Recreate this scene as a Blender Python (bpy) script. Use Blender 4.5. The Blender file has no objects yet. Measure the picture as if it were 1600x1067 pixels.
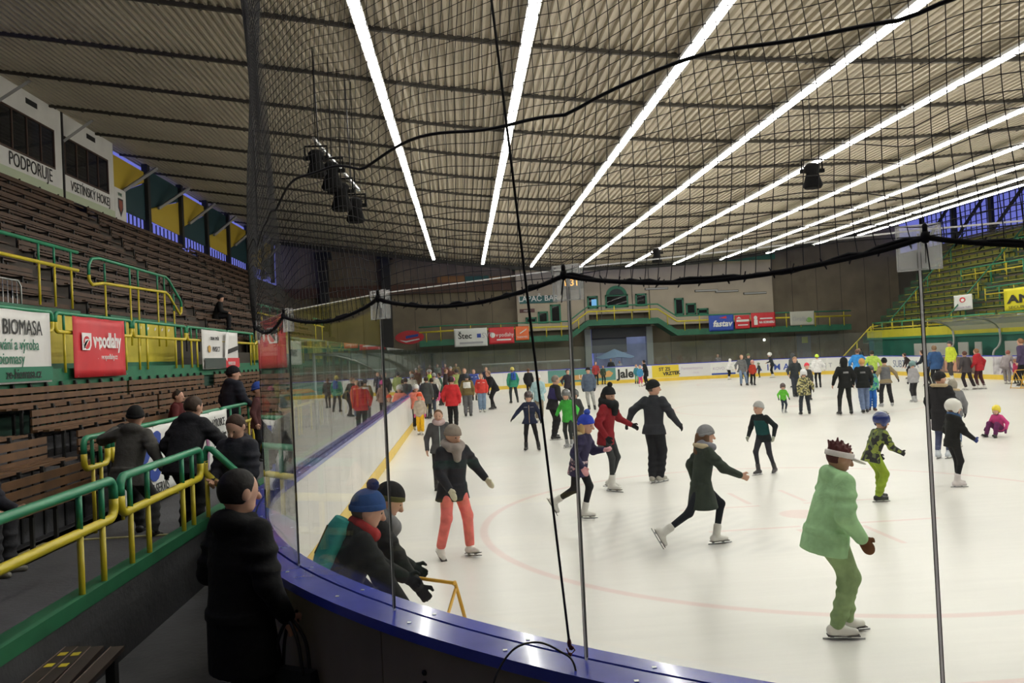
import bpy, math, random
import numpy as np
from mathutils import Vector, Matrix
random.seed(7)
rng = np.random.default_rng(7)
SC = bpy.context.scene
COL = SC.collection
PI = math.pi
# ---------------------------------------------------------------- camera, sky, exposure
EYE = 2.45                       # eye height over the ice; X right, Y along the rink, Z up
FPX = 1290.0
_y = Vector((-.0581, -.0182, -1)).normalized()
_z = Vector((-.047, 1, 0)); _z = (_z - _z.dot(_y) * _y).normalized()
_x = _y.cross(_z)
cam_d = bpy.data.cameras.new('camera'); cam_d.sensor_width = 36; cam_d.lens = FPX / 1600 * 36
cam_d.clip_start = .05; cam_d.clip_end = 300
cam = bpy.data.objects.new('camera', cam_d); COL.objects.link(cam)
cam.matrix_world = Matrix.Translation((0, 0, EYE)) @ Matrix((_x, _y, _z)).to_4x4()
SC.camera = cam
SC.view_settings.view_transform = 'Standard'; SC.view_settings.look = 'None'
SC.view_settings.gamma = 1; SC.view_settings.use_curve_mapping = False
SC.view_settings.exposure = 0.0
SC.cycles.transparent_max_bounces = 24
SC.cycles.max_bounces = 8
SC.cycles.diffuse_bounces = 4
LIGHT = 24.0                      # ceiling tubes
w = bpy.data.worlds.new('dusk_sky'); SC.world = w; w.use_nodes = True
bg = w.node_tree.nodes['Background']; bg.inputs[0].default_value = (.17, .19, .66, 1); bg.inputs[1].default_value = .85

def ground(px, py, z=0.0):
    """the spot on the level z that the photograph shows at this pixel"""
    c = Vector(((px - 800) / FPX, -(py - 533.5) / FPX, -1))
    d = Vector((_x.dot(c), _y.dot(c), _z.dot(c)))
    t = (z - EYE) / d.z
    return d.x * t, d.y * t

# ---------------------------------------------------------------- materials
_M = {}
def mat(name, col, rough=.6, metal=0, emit=0, var=0.0, scale=8.0, bump=0.0, bscale=40.0, coat=0.0, spec=None):
    if name in _M: return _M[name]
    m = bpy.data.materials.new(name); m.use_nodes = True; _M[name] = m
    nt = m.node_tree; b = nt.nodes['Principled BSDF']
    b.inputs['Base Color'].default_value = (*col, 1); b.inputs['Roughness'].default_value = rough
    b.inputs['Metallic'].default_value = metal
    if spec is not None: b.inputs['Specular IOR Level'].default_value = spec
    if coat: b.inputs['Coat Weight'].default_value = coat; b.inputs['Coat Roughness'].default_value = .08
    if emit:
        b.inputs['Emission Color'].default_value = (*col, 1); b.inputs['Emission Strength'].default_value = emit
    if var or bump:
        tc = nt.nodes.new('ShaderNodeTexCoord')
    if var:
        n = nt.nodes.new('ShaderNodeTexNoise'); n.inputs['Scale'].default_value = scale; n.inputs['Detail'].default_value = 5
        r = nt.nodes.new('ShaderNodeMapRange'); r.inputs[1].default_value = .3; r.inputs[2].default_value = .7
        r.inputs[3].default_value = 1 - var; r.inputs[4].default_value = 1 + var
        mx = nt.nodes.new('ShaderNodeVectorMath'); mx.operation = 'SCALE'; mx.inputs[0].default_value = col
        nt.links.new(tc.outputs['Object'], n.inputs['Vector']); nt.links.new(n.outputs['Fac'], r.inputs[0])
        nt.links.new(r.outputs[0], mx.inputs['Scale']); nt.links.new(mx.outputs[0], b.inputs['Base Color'])
    if bump:
        n2 = nt.nodes.new('ShaderNodeTexNoise'); n2.inputs['Scale'].default_value = bscale; n2.inputs['Detail'].default_value = 3
        bp = nt.nodes.new('ShaderNodeBump'); bp.inputs['Strength'].default_value = bump; bp.inputs['Distance'].default_value = .02
        nt.links.new(tc.outputs['Object'], n2.inputs['Vector']); nt.links.new(n2.outputs['Fac'], bp.inputs['Height'])
        nt.links.new(bp.outputs[0], b.inputs['Normal'])
    return m

def cloth(col, rough=.85):
    key = 'cloth_%02x%02x%02x' % tuple(int(255 * min(1, c)) for c in col)
    return mat(key, col, rough, var=.18, scale=9, bump=.5, bscale=14, spec=.25)

def camo(name, cols, scale=14):
    if name in _M: return _M[name]
    m = mat(name, cols[0], .8); nt = m.node_tree; b = nt.nodes['Principled BSDF']
    tc = nt.nodes.new('ShaderNodeTexCoord'); n = nt.nodes.new('ShaderNodeTexVoronoi'); n.inputs['Scale'].default_value = scale
    r = nt.nodes.new('ShaderNodeValToRGB'); r.color_ramp.interpolation = 'CONSTANT'
    r.color_ramp.elements[0].color = (*cols[0], 1); r.color_ramp.elements[1].color = (*cols[-1], 1)
    r.color_ramp.elements[1].position = 1 - 1 / len(cols)
    for i, c in enumerate(cols[1:-1]):
        e = r.color_ramp.elements.new((i + 1) / len(cols)); e.color = (*c, 1)
    s = nt.nodes.new('ShaderNodeSeparateColor')
    nt.links.new(tc.outputs['Object'], n.inputs['Vector']); nt.links.new(n.outputs['Color'], s.inputs[0])
    nt.links.new(s.outputs[0], r.inputs[0]); nt.links.new(r.outputs[0], b.inputs['Base Color'])
    return m

def glass_mat(name, tint=(.93, .97, .95), haze=.02, f0=.05, gloss_rough=0.0, transl=False):
    if name in _M: return _M[name]
    m = bpy.data.materials.new(name); m.use_nodes = True; _M[name] = m
    nt = m.node_tree; nt.nodes.clear(); N = nt.nodes.new; L = nt.links.new
    out = N('ShaderNodeOutputMaterial'); tr = N('ShaderNodeBsdfTransparent'); tr.inputs[0].default_value = (*tint, 1)
    gl = N('ShaderNodeBsdfGlossy'); gl.inputs['Roughness'].default_value = gloss_rough
    df = N('ShaderNodeBsdfTranslucent' if transl else 'ShaderNodeBsdfDiffuse'); df.inputs[0].default_value = (.8, .8, .8, 1)
    lw = N('ShaderNodeLayerWeight'); pw = N('ShaderNodeMath'); pw.operation = 'POWER'; pw.inputs[1].default_value = 5
    ma = N('ShaderNodeMath'); ma.operation = 'MULTIPLY_ADD'; ma.inputs[1].default_value = 1 - f0; ma.inputs[2].default_value = f0
    m1 = N('ShaderNodeMixShader'); m2 = N('ShaderNodeMixShader'); m1.inputs[0].default_value = haze
    L(lw.outputs['Facing'], pw.inputs[0]); L(pw.outputs[0], ma.inputs[0]); L(ma.outputs[0], m2.inputs[0])
    L(tr.outputs[0], m1.inputs[1]); L(df.outputs[0], m1.inputs[2]); L(m1.outputs[0], m2.inputs[1]); L(gl.outputs[0], m2.inputs[2])
    L(m2.outputs[0], out.inputs[0])
    return m

# ---------------------------------------------------------------- objects
def tag(o, label=None, cat=None, group=None, kind=None):
    if label: o['label'] = label
    if cat: o['category'] = cat
    if group: o['group'] = group
    if kind: o['kind'] = kind
    return o

def empty(name, loc=(0, 0, 0), rz=0, label=None, cat=None, group=None):
    o = bpy.data.objects.new(name, None); COL.objects.link(o); o.location = loc; o.rotation_euler = (0, 0, rz)
    o.empty_display_size = .1
    return tag(o, label, cat, group)

def link(name, me, m, parent=None):
    o = bpy.data.objects.new(name, me); COL.objects.link(o)
    if m is not None and not me.materials: me.materials.append(m)
    if parent is not None: o.parent = parent
    return o

class MB:
    """collects simple solids, then links them as one mesh"""
    def __init__(s): s.v = []; s.f = []; s.smooth = []
    def add(s, vs, fs, smooth=False):
        n = len(s.v); s.v += [tuple(v) for v in vs]; s.f += [tuple(i + n for i in f) for f in fs]; s.smooth += [smooth] * len(fs); return s
    def box(s, x0, x1, y0, y1, z0, z1):
        vs = [(x, y, z) for x in (x0, x1) for y in (y0, y1) for z in (z0, z1)]
        return s.add(vs, [(0, 1, 3, 2), (4, 6, 7, 5), (0, 4, 5, 1), (2, 3, 7, 6), (0, 2, 6, 4), (1, 5, 7, 3)])
    def obox(s, c, ax, ay, az):
        c, ax, ay, az = map(Vector, (c, ax, ay, az))
        vs = [c + i * ax + j * ay + k * az for i in (-1, 1) for j in (-1, 1) for k in (-1, 1)]
        return s.add(vs, [(0, 1, 3, 2), (4, 6, 7, 5), (0, 4, 5, 1), (2, 3, 7, 6), (0, 2, 6, 4), (1, 5, 7, 3)])
    def bar(s, a, b, wd, ht):
        a, b = Vector(a), Vector(b); d = b - a; L = d.length; d /= L
        u = Vector((0, 0, 1)) if abs(d.z) < .9 else Vector((0, 1, 0))
        r = d.cross(u).normalized(); u = r.cross(d)
        wd, ht = float(wd), float(ht); return s.obox((a + b) / 2, d * L / 2, r * wd / 2, u * ht / 2)
    def tube(s, pts, r, n=8, cap=True):
        pts = [Vector(p) for p in pts]; vs = []; fs = []; pr = None
        for i, p in enumerate(pts):
            t = (pts[min(i + 1, len(pts) - 1)] - pts[max(i - 1, 0)]).normalized()
            if pr is None:
                u = Vector((0, 0, 1)) if abs(t.z) < .9 else Vector((1, 0, 0))
                pr = t.cross(u).normalized()
            pr = (pr - pr.dot(t) * t).normalized(); q = t.cross(pr)
            rr = float(r[i] if isinstance(r, (list, tuple)) else r)
            for k in range(n):
                a = 2 * PI * k / n; vs.append(p + rr * (math.cos(a) * pr + math.sin(a) * q))
        for i in range(len(pts) - 1):
            for k in range(n):
                fs.append((i * n + k, i * n + (k + 1) % n, (i + 1) * n + (k + 1) % n, (i + 1) * n + k))
        s.add(vs, fs, True)
        if cap:
            m = len(s.v) - len(vs)
            s.f += [tuple(m + k for k in range(n))[::-1], tuple(m + (len(pts) - 1) * n + k for k in range(n))]; s.smooth += [False, False]
        return s
    def prism(s, poly, d):
        """polygon (list of 3-vectors) extruded along d"""
        n = len(poly); d = Vector(d); vs = [Vector(p) for p in poly]; vs += [p + d for p in vs]
        return s.add(vs, [tuple(range(n))[::-1], tuple(range(n, 2 * n))] + [(i, (i + 1) % n, n + (i + 1) % n, n + i) for i in range(n)])
    def ball(s, c, r, n=8):
        c = Vector(c); r = tuple(float(q) for q in r) if hasattr(r, '__len__') else (float(r),) * 3
        vs = [c + Vector((0, 0, -r[2]))]; fs = []; m = n // 2
        for i in range(1, m):
            a = -PI / 2 + PI * i / m
            for k in range(n):
                b = 2 * PI * k / n; vs.append(c + Vector((r[0] * math.cos(a) * math.cos(b), r[1] * math.cos(a) * math.sin(b), r[2] * math.sin(a))))
        vs.append(c + Vector((0, 0, r[2]))); T = len(vs) - 1
        for k in range(n):
            fs.append((0, 1 + (k + 1) % n, 1 + k)); fs.append((T, T - n + k, T - n + (k + 1) % n))
            for i in range(m - 2):
                fs.append((1 + i * n + k, 1 + i * n + (k + 1) % n, 1 + (i + 1) * n + (k + 1) % n, 1 + (i + 1) * n + k))
        return s.add(vs, fs, True)
    def mesh(s, name='m'):
        me = bpy.data.meshes.new(name); me.from_pydata(s.v, [], s.f)
        me.polygons.foreach_set('use_smooth', s.smooth)
        return me
    def build(s, name, m, parent=None): return link(name, s.mesh(name), m, parent)

def ordinal(i): return ['first', 'second', 'third', 'fourth', 'fifth', 'sixth', 'seventh', 'eighth', 'ninth', 'tenth', 'eleventh', 'twelfth', 'thirteenth', 'fourteenth', 'fifteenth', 'sixteenth'][i] if i < 16 else '%dth' % (i + 1)

def text(s, size, m, parent, x, z, y=-.012, align='LEFT', name='lettering', sx=1.0, shear=0.0, bold=0.0, rz=0.0):
    cu = bpy.data.curves.new(name, 'FONT'); cu.body = s; cu.size = size; cu.align_x = align; cu.extrude = .003; cu.shear = shear; cu.offset = bold
    cu.resolution_u = 3
    o = bpy.data.objects.new(name, cu); COL.objects.link(o); cu.materials.append(m)
    o.parent = parent; o.location = (x, y, z); o.rotation_euler = (PI / 2, 0, 0); o.scale = (sx, 1, 1)
    if rz: o.rotation_euler = (PI / 2, rz, 0)
    return o

# palette
GREEN = mat('green_paint', (.03, .26, .13), .35, var=.15, scale=3)
YELL = mat('yellow_paint', (.62, .50, .03), .35, var=.12, scale=3)
YPANEL = mat('yellow_panel', (.60, .50, .05), .55, var=.15, scale=2)
GPANEL = mat('green_panel', (.02, .13, .07), .6, var=.2, scale=2)
CONC = mat('dark_concrete', (.065, .065, .072), .8, var=.3, scale=1.5, bump=.3, bscale=20)
CONCL = mat('grey_concrete', (.20, .185, .16), .85, var=.2, scale=.8)
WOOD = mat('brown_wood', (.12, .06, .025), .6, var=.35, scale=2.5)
WOODLIT = mat('lit_brown_wood', (.24, .145, .065), .6, var=.3, scale=2.5)  # same bench wood, with the light on the top row put into the colour
STEEL = mat('dark_steel', (.03, .03, .03), .5, metal=.3)
ALU = mat('aluminium', (.6, .62, .62), .35, metal=.9)
BLACK = mat('black_plastic', (.012, .012, .013), .5)
WHITE = mat('white_paint', (.75, .75, .72), .5, var=.05, scale=2)
VINYL = mat('white_vinyl', (.70, .70, .67), .55, var=.06, scale=1.5)
RED = mat('red_vinyl', (.62, .03, .04), .5, var=.1, scale=1.5)
INK = mat('black_print', (.02, .02, .02), .6)
BLUEP = mat('blue_print', (.03, .07, .35), .6)
GRP = mat('green_print', (.02, .18, .10), .6)
WHP = mat('white_print', (.8, .8, .78), .6)
REDP = mat('red_print', (.6, .03, .04), .6)
# ================================================================ building shell
RX0, RX1, RY0, RY1, RR = -1.90, 26.8, 1.65, 58.6, 6.95          # rink
def roof_z(x):
    f = lambda q: 6.3 + .0054 * (q - 12.4) ** 2
    return EYE + (f(x) if x > -2 else f(-2) - .155 * (x + 2))

# ice with its painted lines and skate marks
def ice_material():
    m = bpy.data.materials.new('ice'); m.use_nodes = True
    nt = m.node_tree; N = nt.nodes.new; L = nt.links.new; b = nt.nodes['Principled BSDF']
    b.inputs['Roughness'].default_value = .28; b.inputs['Specular IOR Level'].default_value = .3
    tc = N('ShaderNodeTexCoord'); sep = N('ShaderNodeSeparateXYZ'); L(tc.outputs['Object'], sep.inputs[0])
    def M(op, a, c=None, d=None):
        n = N('ShaderNodeMath'); n.operation = op
        for i, v in enumerate((a, c, d)):
            if v is None: continue
            if isinstance(v, (int, float)): n.inputs[i].default_value = v
            else: L(v, n.inputs[i])
        return n.outputs[0]
    X, Y = sep.outputs[0], sep.outputs[1]
    def band(v, c, h, soft):                               # 1 inside |v-c|<h
        d = M('ABSOLUTE', M('SUBTRACT', v, c)); n = N('ShaderNodeMapRange'); n.interpolation_type = 'SMOOTHSTEP'
        L(d, n.inputs[0]); n.inputs[1].default_value = h; n.inputs[2].default_value = h + soft
        n.inputs[3].default_value = 1; n.inputs[4].default_value = 0; return n.outputs[0]
    def rad(cx, cy): return M('SQRT', M('ADD', M('POWER', M('SUBTRACT', X, cx), 2), M('POWER', M('SUBTRACT', Y, cy), 2)))
    red = None
    for cx, cy in ((4.66, 11.45), (18.66, 11.45), (4.66, 49.2), (18.66, 49.2), (12.3, 30.3)):
        r = rad(cx, cy); ring = band(r, 4.5, .03, .05); dot = band(r, 0, .28, .06)
        red = ring if red is None else M('MAXIMUM', red, ring); red = M('MAXIMUM', red, dot)
    for cx in (4.66, 18.66):
        for sx in (-.95, .95):
            for sy in (-.75, .75):
                red = M('MAXIMUM', red, M('MULTIPLY', band(X, cx + sx, .6, .03), band(Y, 11.45 + sy, .025, .03)))
                red = M('MAXIMUM', red, M('MULTIPLY', band(Y, 11.45 + sy * 1.9, .5, .03), band(X, cx + sx * .45, .025, .03)))
    red = M('MAXIMUM', red, band(Y, 5.6, .025, .03))
    crease = band(rad(12.3, 5.6), 0, 1.8, .05)
    wv = N('ShaderNodeTexNoise'); wv.inputs['Scale'].default_value = .35; wv.inputs['Detail'].default_value = 6
    L(tc.outputs['Object'], wv.inputs['Vector'])
    sc = N('ShaderNodeTexNoise'); sc.inputs['Scale'].default_value = 1.0; sc.inputs['Detail'].default_value = 8; sc.inputs['Roughness'].default_value = .75
    mp = N('ShaderNodeMapping'); mp.inputs['Scale'].default_value = (.5, 7, 1); mp.inputs['Rotation'].default_value = (0, 0, .25)
    L(tc.outputs['Object'], mp.inputs[0]); L(mp.outputs[0], sc.inputs['Vector'])
    mr = N('ShaderNodeMapRange'); L(M('ADD', M('MULTIPLY', wv.outputs[0], .55), M('MULTIPLY', sc.outputs[0], .45)), mr.inputs[0])
    mr.inputs[1].default_value = .35; mr.inputs[2].default_value = .65; mr.inputs[3].default_value = .90; mr.inputs[4].default_value = 1.04
    base = N('ShaderNodeVectorMath'); base.operation = 'SCALE'; base.inputs[0].default_value = (.80, .775, .74); L(mr.outputs[0], base.inputs['Scale'])
    # grey advert faintly showing through the ice
    gm = N('ShaderNodeTexWave'); gm.inputs['Scale'].default_value = 1.3; gm.inputs['Distortion'].default_value = 2
    gmp = N('ShaderNodeMapping'); gmp.inputs['Rotation'].default_value = (0, 0, .9); L(tc.outputs['Object'], gmp.inputs[0]); L(gmp.outputs[0], gm.inputs['Vector'])
    g = M('MULTIPLY', M('MULTIPLY', band(X, 2.6, 1.0, .4), band(Y, 11.0, 1.3, .5)), M('MULTIPLY_ADD', gm.outputs[0], .5, .35))
    mixg = N('ShaderNodeMix'); mixg.data_type = 'RGBA'; L(M('MULTIPLY', g, .38), mixg.inputs[0]); L(base.outputs[0], mixg.inputs[6]); mixg.inputs[7].default_value = (.5, .5, .5, 1)
    mixr = N('ShaderNodeMix'); mixr.data_type = 'RGBA'; L(M('MULTIPLY', red, .32), mixr.inputs[0]); L(mixg.outputs[2], mixr.inputs[6]); mixr.inputs[7].default_value = (.72, .30, .30, 1)
    mixc = N('ShaderNodeMix'); mixc.data_type = 'RGBA'; L(M('MULTIPLY', crease, .18), mixc.inputs[0]); L(mixr.outputs[2], mixc.inputs[6]); mixc.inputs[7].default_value = (.75, .45, .45, 1)
    L(mixc.outputs[2], b.inputs['Base Color'])
    bp = N('ShaderNodeBump'); bp.inputs['Strength'].default_value = .04; bp.inputs['Distance'].default_value = .02
    L(sc.outputs[0], bp.inputs['Height']); L(bp.outputs[0], b.inputs['Normal'])
    return m

def perim():
    """outline of the rink as (x, y, nx, ny, s) counter-clockwise seen from above, starting on the left side at the far end"""
    P = []
    def line(a, b, n):
        L = math.hypot(b[0] - a[0], b[1] - a[1]); k = max(1, round(L / 1.22))
        for i in range(k): t = i / k; P.append((a[0] + t * (b[0] - a[0]), a[1] + t * (b[1] - a[1]), n[0], n[1]))
    def arc(c, a0):
        k = 9
        for i in range(k):
            a = math.radians(a0 + ((0, 6.5, 17.0, 27.8, 39.05, 48.95, 59.1, 69.5, 80)[i] if a0 == 180 else 90 * i / k)); P.append((c[0] + RR * math.cos(a), c[1] + RR * math.sin(a), math.cos(a), math.sin(a)))
    line((RX0, RY1 - RR), (RX0, RY0 + RR), (-1, 0)); arc((RX0 + RR, RY0 + RR), 180)
    line((RX0 + RR, RY0), (RX1 - RR, RY0), (0, -1)); arc((RX1 - RR, RY0 + RR), 270)
    line((RX1, RY0 + RR), (RX1, RY1 - RR), (1, 0)); arc((RX1 - RR, RY1 - RR), 0)
    line((RX1 - RR, RY1), (RX0 + RR, RY1), (0, 1)); arc((RX0 + RR, RY1 - RR), 90)
    return P
PER = perim(); NP = len(PER)
def pt(i, off, z):
    x, y, nx, ny = PER[i % NP]; return Vector((x + nx * off, y + ny * off, z))
def between(i, t, off, z):
    """point at fraction t of segment i, following the curve in the corners"""
    a, b = PER[i % NP], PER[(i + 1) % NP]
    nx, ny = a[2] + t * (b[2] - a[2]), a[3] + t * (b[3] - a[3]); l = math.hypot(nx, ny); nx /= l; ny /= l
    if abs(a[2] * b[3] - a[3] * b[2]) > 1e-4:                # corner
        cx, cy = a[0] - a[2] * RR, a[1] - a[3] * RR
        return Vector((cx + nx * (RR + off), cy + ny * (RR + off), z))
    return Vector((a[0] + t * (b[0] - a[0]) + nx * off, a[1] + t * (b[1] - a[1]) + ny * off, z))
def is_corner(i):
    a, b = PER[i % NP], PER[(i + 1) % NP]; return abs(a[2] * b[3] - a[3] * b[2]) > 1e-4

ice = MB().add([pt(i, .05, 0) for i in range(NP)], [tuple(range(NP))]).build('ice_surface', ice_material()); tag(ice, kind='structure')
# walkways round the rink
fl = MB().box(-14.2, 36.3, -10, 67, -.25, -.02); tag(fl.build('floor', CONC), kind='structure')
fl2 = MB()
for x0, x1, y0, y1 in ((-14.2, RX0 - .25, -10, 66), (RX0 - .25, 36.3, -10, RY0 - .3)): fl2.box(x0, x1, y0, y1, -.02, .17 if y0 < 60 else .1)
# fill the corner outside the boards
cor = [(RX0 - .25, RY0 - .3, -.02)] + [pt(i, .25, -.02) for i in range(NP) if PER[i][0] < RX0 + RR + .01 and PER[i][1] < RY0 + RR + .01 and (PER[i][2] < 0 or PER[i][3] < 0)]
fl2.prism(cor, (0, 0, .19)); tag(fl2.build('floor_walkway', CONC), kind='structure')
# outer walls
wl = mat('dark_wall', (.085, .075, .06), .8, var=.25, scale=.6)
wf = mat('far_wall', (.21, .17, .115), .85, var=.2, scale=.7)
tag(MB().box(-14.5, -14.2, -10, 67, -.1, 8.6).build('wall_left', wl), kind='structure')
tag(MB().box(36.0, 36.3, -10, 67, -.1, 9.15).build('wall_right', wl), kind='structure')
tag(MB().box(-14.5, 36.3, -10.3, -10, -.1, 13).build('wall_near', mat('near_wall', (.42, .39, .33), .8, var=.1, scale=.6)), kind='structure')
FY = 66.0
def X66(px, py):                                            # far wall plane
    c = Vector(((px - 800) / FPX, -(py - 533.5) / FPX, -1)); d = Vector((_x.dot(c), _y.dot(c), _z.dot(c))); t = FY / d.y
    return d.x * t, EYE + d.z * t
# far wall with the open gate
gx0, gz1 = X66(921, 515); gx1, _ = X66(1012, 513)
fw = MB().box(-14.5, gx0, FY, FY + .3, -.1, 12).box(gx1, 36.3, FY, FY + .3, -.1, 12).box(gx0, gx1, FY, FY + .3, gz1, 12)
tag(fw.build('wall_far', wf), kind='structure')
fwr = MB()
for k in range(25): fwr.box(-14 + 2.05 * k, -13.97 + 2.05 * k, FY - .012, FY, -.1, 9)
tag(fwr.build('trim_1', mat('wall_joint', (.05, .045, .035), .8)), kind='structure')
# corrugated sagging roof: trapezoid ribs running along the hall
xs = np.arange(-14.3, 36.6, .2); v = []; f = []
prof = []
for x in xs:
    for dx, dz in ((0, 0), (.07, 0), (.10, .09), (.17, .09)): prof.append((x + dx, roof_z(x + dx) + dz))
ys = (-10.3, 62.0)
for y in ys: v += [(x, y, z) for x, z in prof]
n = len(prof)
for k in range(len(ys) - 1):
    f += [(k * n + i, k * n + i + 1, (k + 1) * n + i + 1, (k + 1) * n + i) for i in range(n - 1)]
rf = MB().add(v, f)
rf.add([(x, y, roof_z(x) + .35) for y in ys for x in xs], [(i, i + 1, len(xs) + i + 1, len(xs) + i) for i in range(len(xs) - 1)])
ROOF = mat('roof_sheet', (.40, .36, .27), .55, var=.12, scale=.5)
tag(rf.build('ceiling', ROOF), kind='structure')
# dark fascia at the far end of the roof
fa = MB(); fs_ = [(x, 62.0, roof_z(x) - .25) for x in np.linspace(-14.3, 36, 40)]
fa.prism(fs_ + [(p[0], 62.0, p[2] + .9) for p in fs_[::-1]], (0, .3, 0))
tag(fa.build('trim_2', mat('fascia', (.03, .03, .03), .7)), kind='structure')
tag(MB().box(-14.5, 36, 62.3, 66.3, 11.9, 12.1).build('ceiling_far', mat('fascia', (.03, .03, .03), .7)), kind='structure')
# cross cables under the sheets, each its own thing
RC = mat('roof_cable', (.045, .04, .03), .7)
def cable_mb():
    m = MB(); pts = [(x, 0, roof_z(x) - .03) for x in np.linspace(-14.2, 36, 46)]
    for a, b in zip(pts[:-1], pts[1:]): m.bar(a, b, .09, .10)
    for x in np.arange(-13.5, 35.6, .9): m.box(x - .02, x + .02, -.05, .05, roof_z(x) - .11, roof_z(x) + .02)
    return m
cme = cable_mb().mesh('roof_cable'); cme.materials.append(RC)
for k in range(17):
    o = link('roof_cable', cme, None); o.location = (0, 4.2 + 3.52 * k, 0)
    tag(o, 'dark cross cable under the ribbed roof, %s of them counted from the near end' % ordinal(k), 'cable', 'cross cables under the roof')
# rows of fluorescent fittings
TUBE = mat('lit_tube', (1, .965, .905), .5, emit=LIGHT)
HOUS = mat('lamp_housing', (.5, .5, .48), .5)
LEN = 2.9
tm = MB().box(-.085, .085, 0.02, LEN - .02, -.05, .0).mesh('diffuser'); tm.materials.append(TUBE)
hm = MB().box(-.13, .13, 0, LEN, .0, .07).box(-.02, .02, .3, .34, .07, .2).box(-.02, .02, LEN - .34, LEN - .3, .07, .2).mesh('housing'); hm.materials.append(HOUS)
for i in range(10):
    x = -1.85 + 3.5 * i; z = roof_z(x) - .30
    r = empty('light_row', (x, 1.6, z), 0, 'long glowing row of ceiling tube lights, %s row from the left stand' % ordinal(i), 'ceiling light', 'rows of ceiling lights')
    for k in range(20):
        a = link('housing', hm, None, r); a.location = (0, k * LEN, 0)
        b = link('diffuser', tm, None, a)
# ================================================================ dasher boards, glass
BW = mat('board_white', (.72, .71, .68), .35, var=.08, scale=1.2)
BOUT = mat('board_outside', (.27, .225, .175), .55, var=.2, scale=1.5)
KICK = mat('kick_yellow', (.75, .52, .06), .4, var=.08, scale=2)
BCAP = mat('cap_blue', (.05, .07, .48), .2, var=.12, scale=4, coat=.5)
GROO = mat('groove', (.01, .01, .015), .6)
brd = empty('rink_boards', (RX0, RY0 + RR, 0), 0, 'white dasher boards with blue cap and yellow kick strip around the ice', 'boards')
def strip(i, o0, o1, z0, z1, t0=0.0, t1=1.0):
    m = MB(); k = 5 if is_corner(i) else 1; lo = Vector(brd.location)
    P = [[between(i, t0 + (t1 - t0) * j / k, o, z) - lo for (o, z) in ((o0, z0), (o1, z0), (o1, z1), (o0, z1))] for j in range(k + 1)]
    vs = [p for r in P for p in r]; fs = [(0, 1, 2, 3), tuple(4 * k + q for q in (3, 2, 1, 0))]
    for j in range(k):
        for q in range(4): fs.append((4 * j + q, 4 * (j + 1) + q, 4 * (j + 1) + (q + 1) % 4, 4 * j + (q + 1) % 4))
    return m.add(vs, fs)
def cat_mb(*ms):
    r = MB()
    for m in ms: r.add(m.v, m.f)
    return r
ilo = next(i for i in range(NP) if is_corner(i))           # first corner segment = near left corner
for i in range(NP):
    e = .004
    p = strip(i, 0, .10, .0, 1.17, e, 1 - e).build('board_panel', BW, brd)
    strip(i, .10, .16, .0, 1.17, e, 1 - e).build('outer_sheet', BOUT, p)
    strip(i, -.012, 0, .0, .24, 0, 1).build('kick_plate', KICK, brd)
    c = cat_mb(strip(i, -.03, .068, 1.17, 1.22, 0, 1), strip(i, .086, .25, 1.17, 1.22, 0, 1)).build('cap_rail', BCAP, brd)
    strip(i, .06, .09, 1.175, 1.205, 0, 1).build('groove', GROO, c)
    sc = MB(); lo = Vector(brd.location)
    for t in (.22, .72):
        for o in (.03, .18): q = between(i, t, o, 1.221) - lo; sc.obox(q, (.009, 0, 0), (0, .009, 0), (0, 0, .002))
    if PER[i][1] < 14: sc.build('screw', ALU, c)
    if PER[i][1] < 14:
        hs = MB()
        for z in (.95, 1.0): q = between(i, .28, .162, z) - lo; hs.ball(q, .014, 8)
        hs.build('bolt_hole', BLACK, p)
# glass
GLASS = glass_mat('rink_glass', (.955, .975, .96), haze=.010, f0=.03)
GLASSF = glass_mat('side_glass', (.93, .96, .945), haze=.02, f0=.03)
GP = [pt(i, .09, 0) for i in range(ilo - 1) if PER[i][1] > 9.6]
GP = GP + [Vector((RX0 - .09, 8.95, 0)), Vector((-1.885, 7.75, 0))]; NSIDE = len(GP)
GP += [Vector((x, y, 0)) for x, y in ((-1.57, 6.45), (-1.07, 5.16), (-.40, 4.11), (.43, 3.29), (1.455, 2.535), (2.60, 2.0), (3.83, 1.67), (5.05, 1.56))]
GP += [Vector((5.05 + 1.22 * k, 1.56, 0)) for k in range(1, 11)]           # posts of the near glass, flat panes between them
FARG = [i for i in range(NP) if PER[i][1] > 40 and i > ilo and (is_corner(i) or PER[i][3] > .9)]
PEDGE = glass_mat('clamp_edge', (.8, .8, .8), haze=.7, f0=.1, gloss_rough=.1, transl=True)
gs = {}
for key, lab in (('near', 'clear glass screen of flat panes on the blue capped boards in front'), ('side', 'straight clear glass screen along the left boards'), ('far', 'clear glass screen round the far end of the ice')):
    gs[key] = empty('glass_screen', tuple(brd.location), 0, lab, 'glass screen')
LO = Vector(brd.location); UPV = Vector((0, 0, 1))
for k in range(len(GP) - 1):
    a, c = GP[k], GP[k + 1]; d = (c - a).normalized(); n = Vector((d.y, -d.x, 0)) * -1; near = k >= NSIDE - 1
    MB().obox((a + c) / 2 + UPV * 1.9925 - LO, (c - a) / 2 - d * .006, n * .006, UPV * .7875).build('glass_panel', GLASS if near else GLASSF, gs['near' if near else 'side'])
    if near and (c - a).length > .5: MB().obox((a + c) / 2 + UPV * 2.7815 - LO, (c - a) / 2, n * .006, UPV * .0022).build('edge_glint', PEDGE, gs['near'])  # pale strip added for the light caught by the glass edge
for i in FARG: strip(i, .084, .096, 1.205, 2.78, .007, .993).build('glass_panel', GLASSF, gs['far'])
POST = glass_mat('glass_post', (.9, .9, .9), haze=.9, f0=.1, gloss_rough=.2, transl=True)
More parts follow.
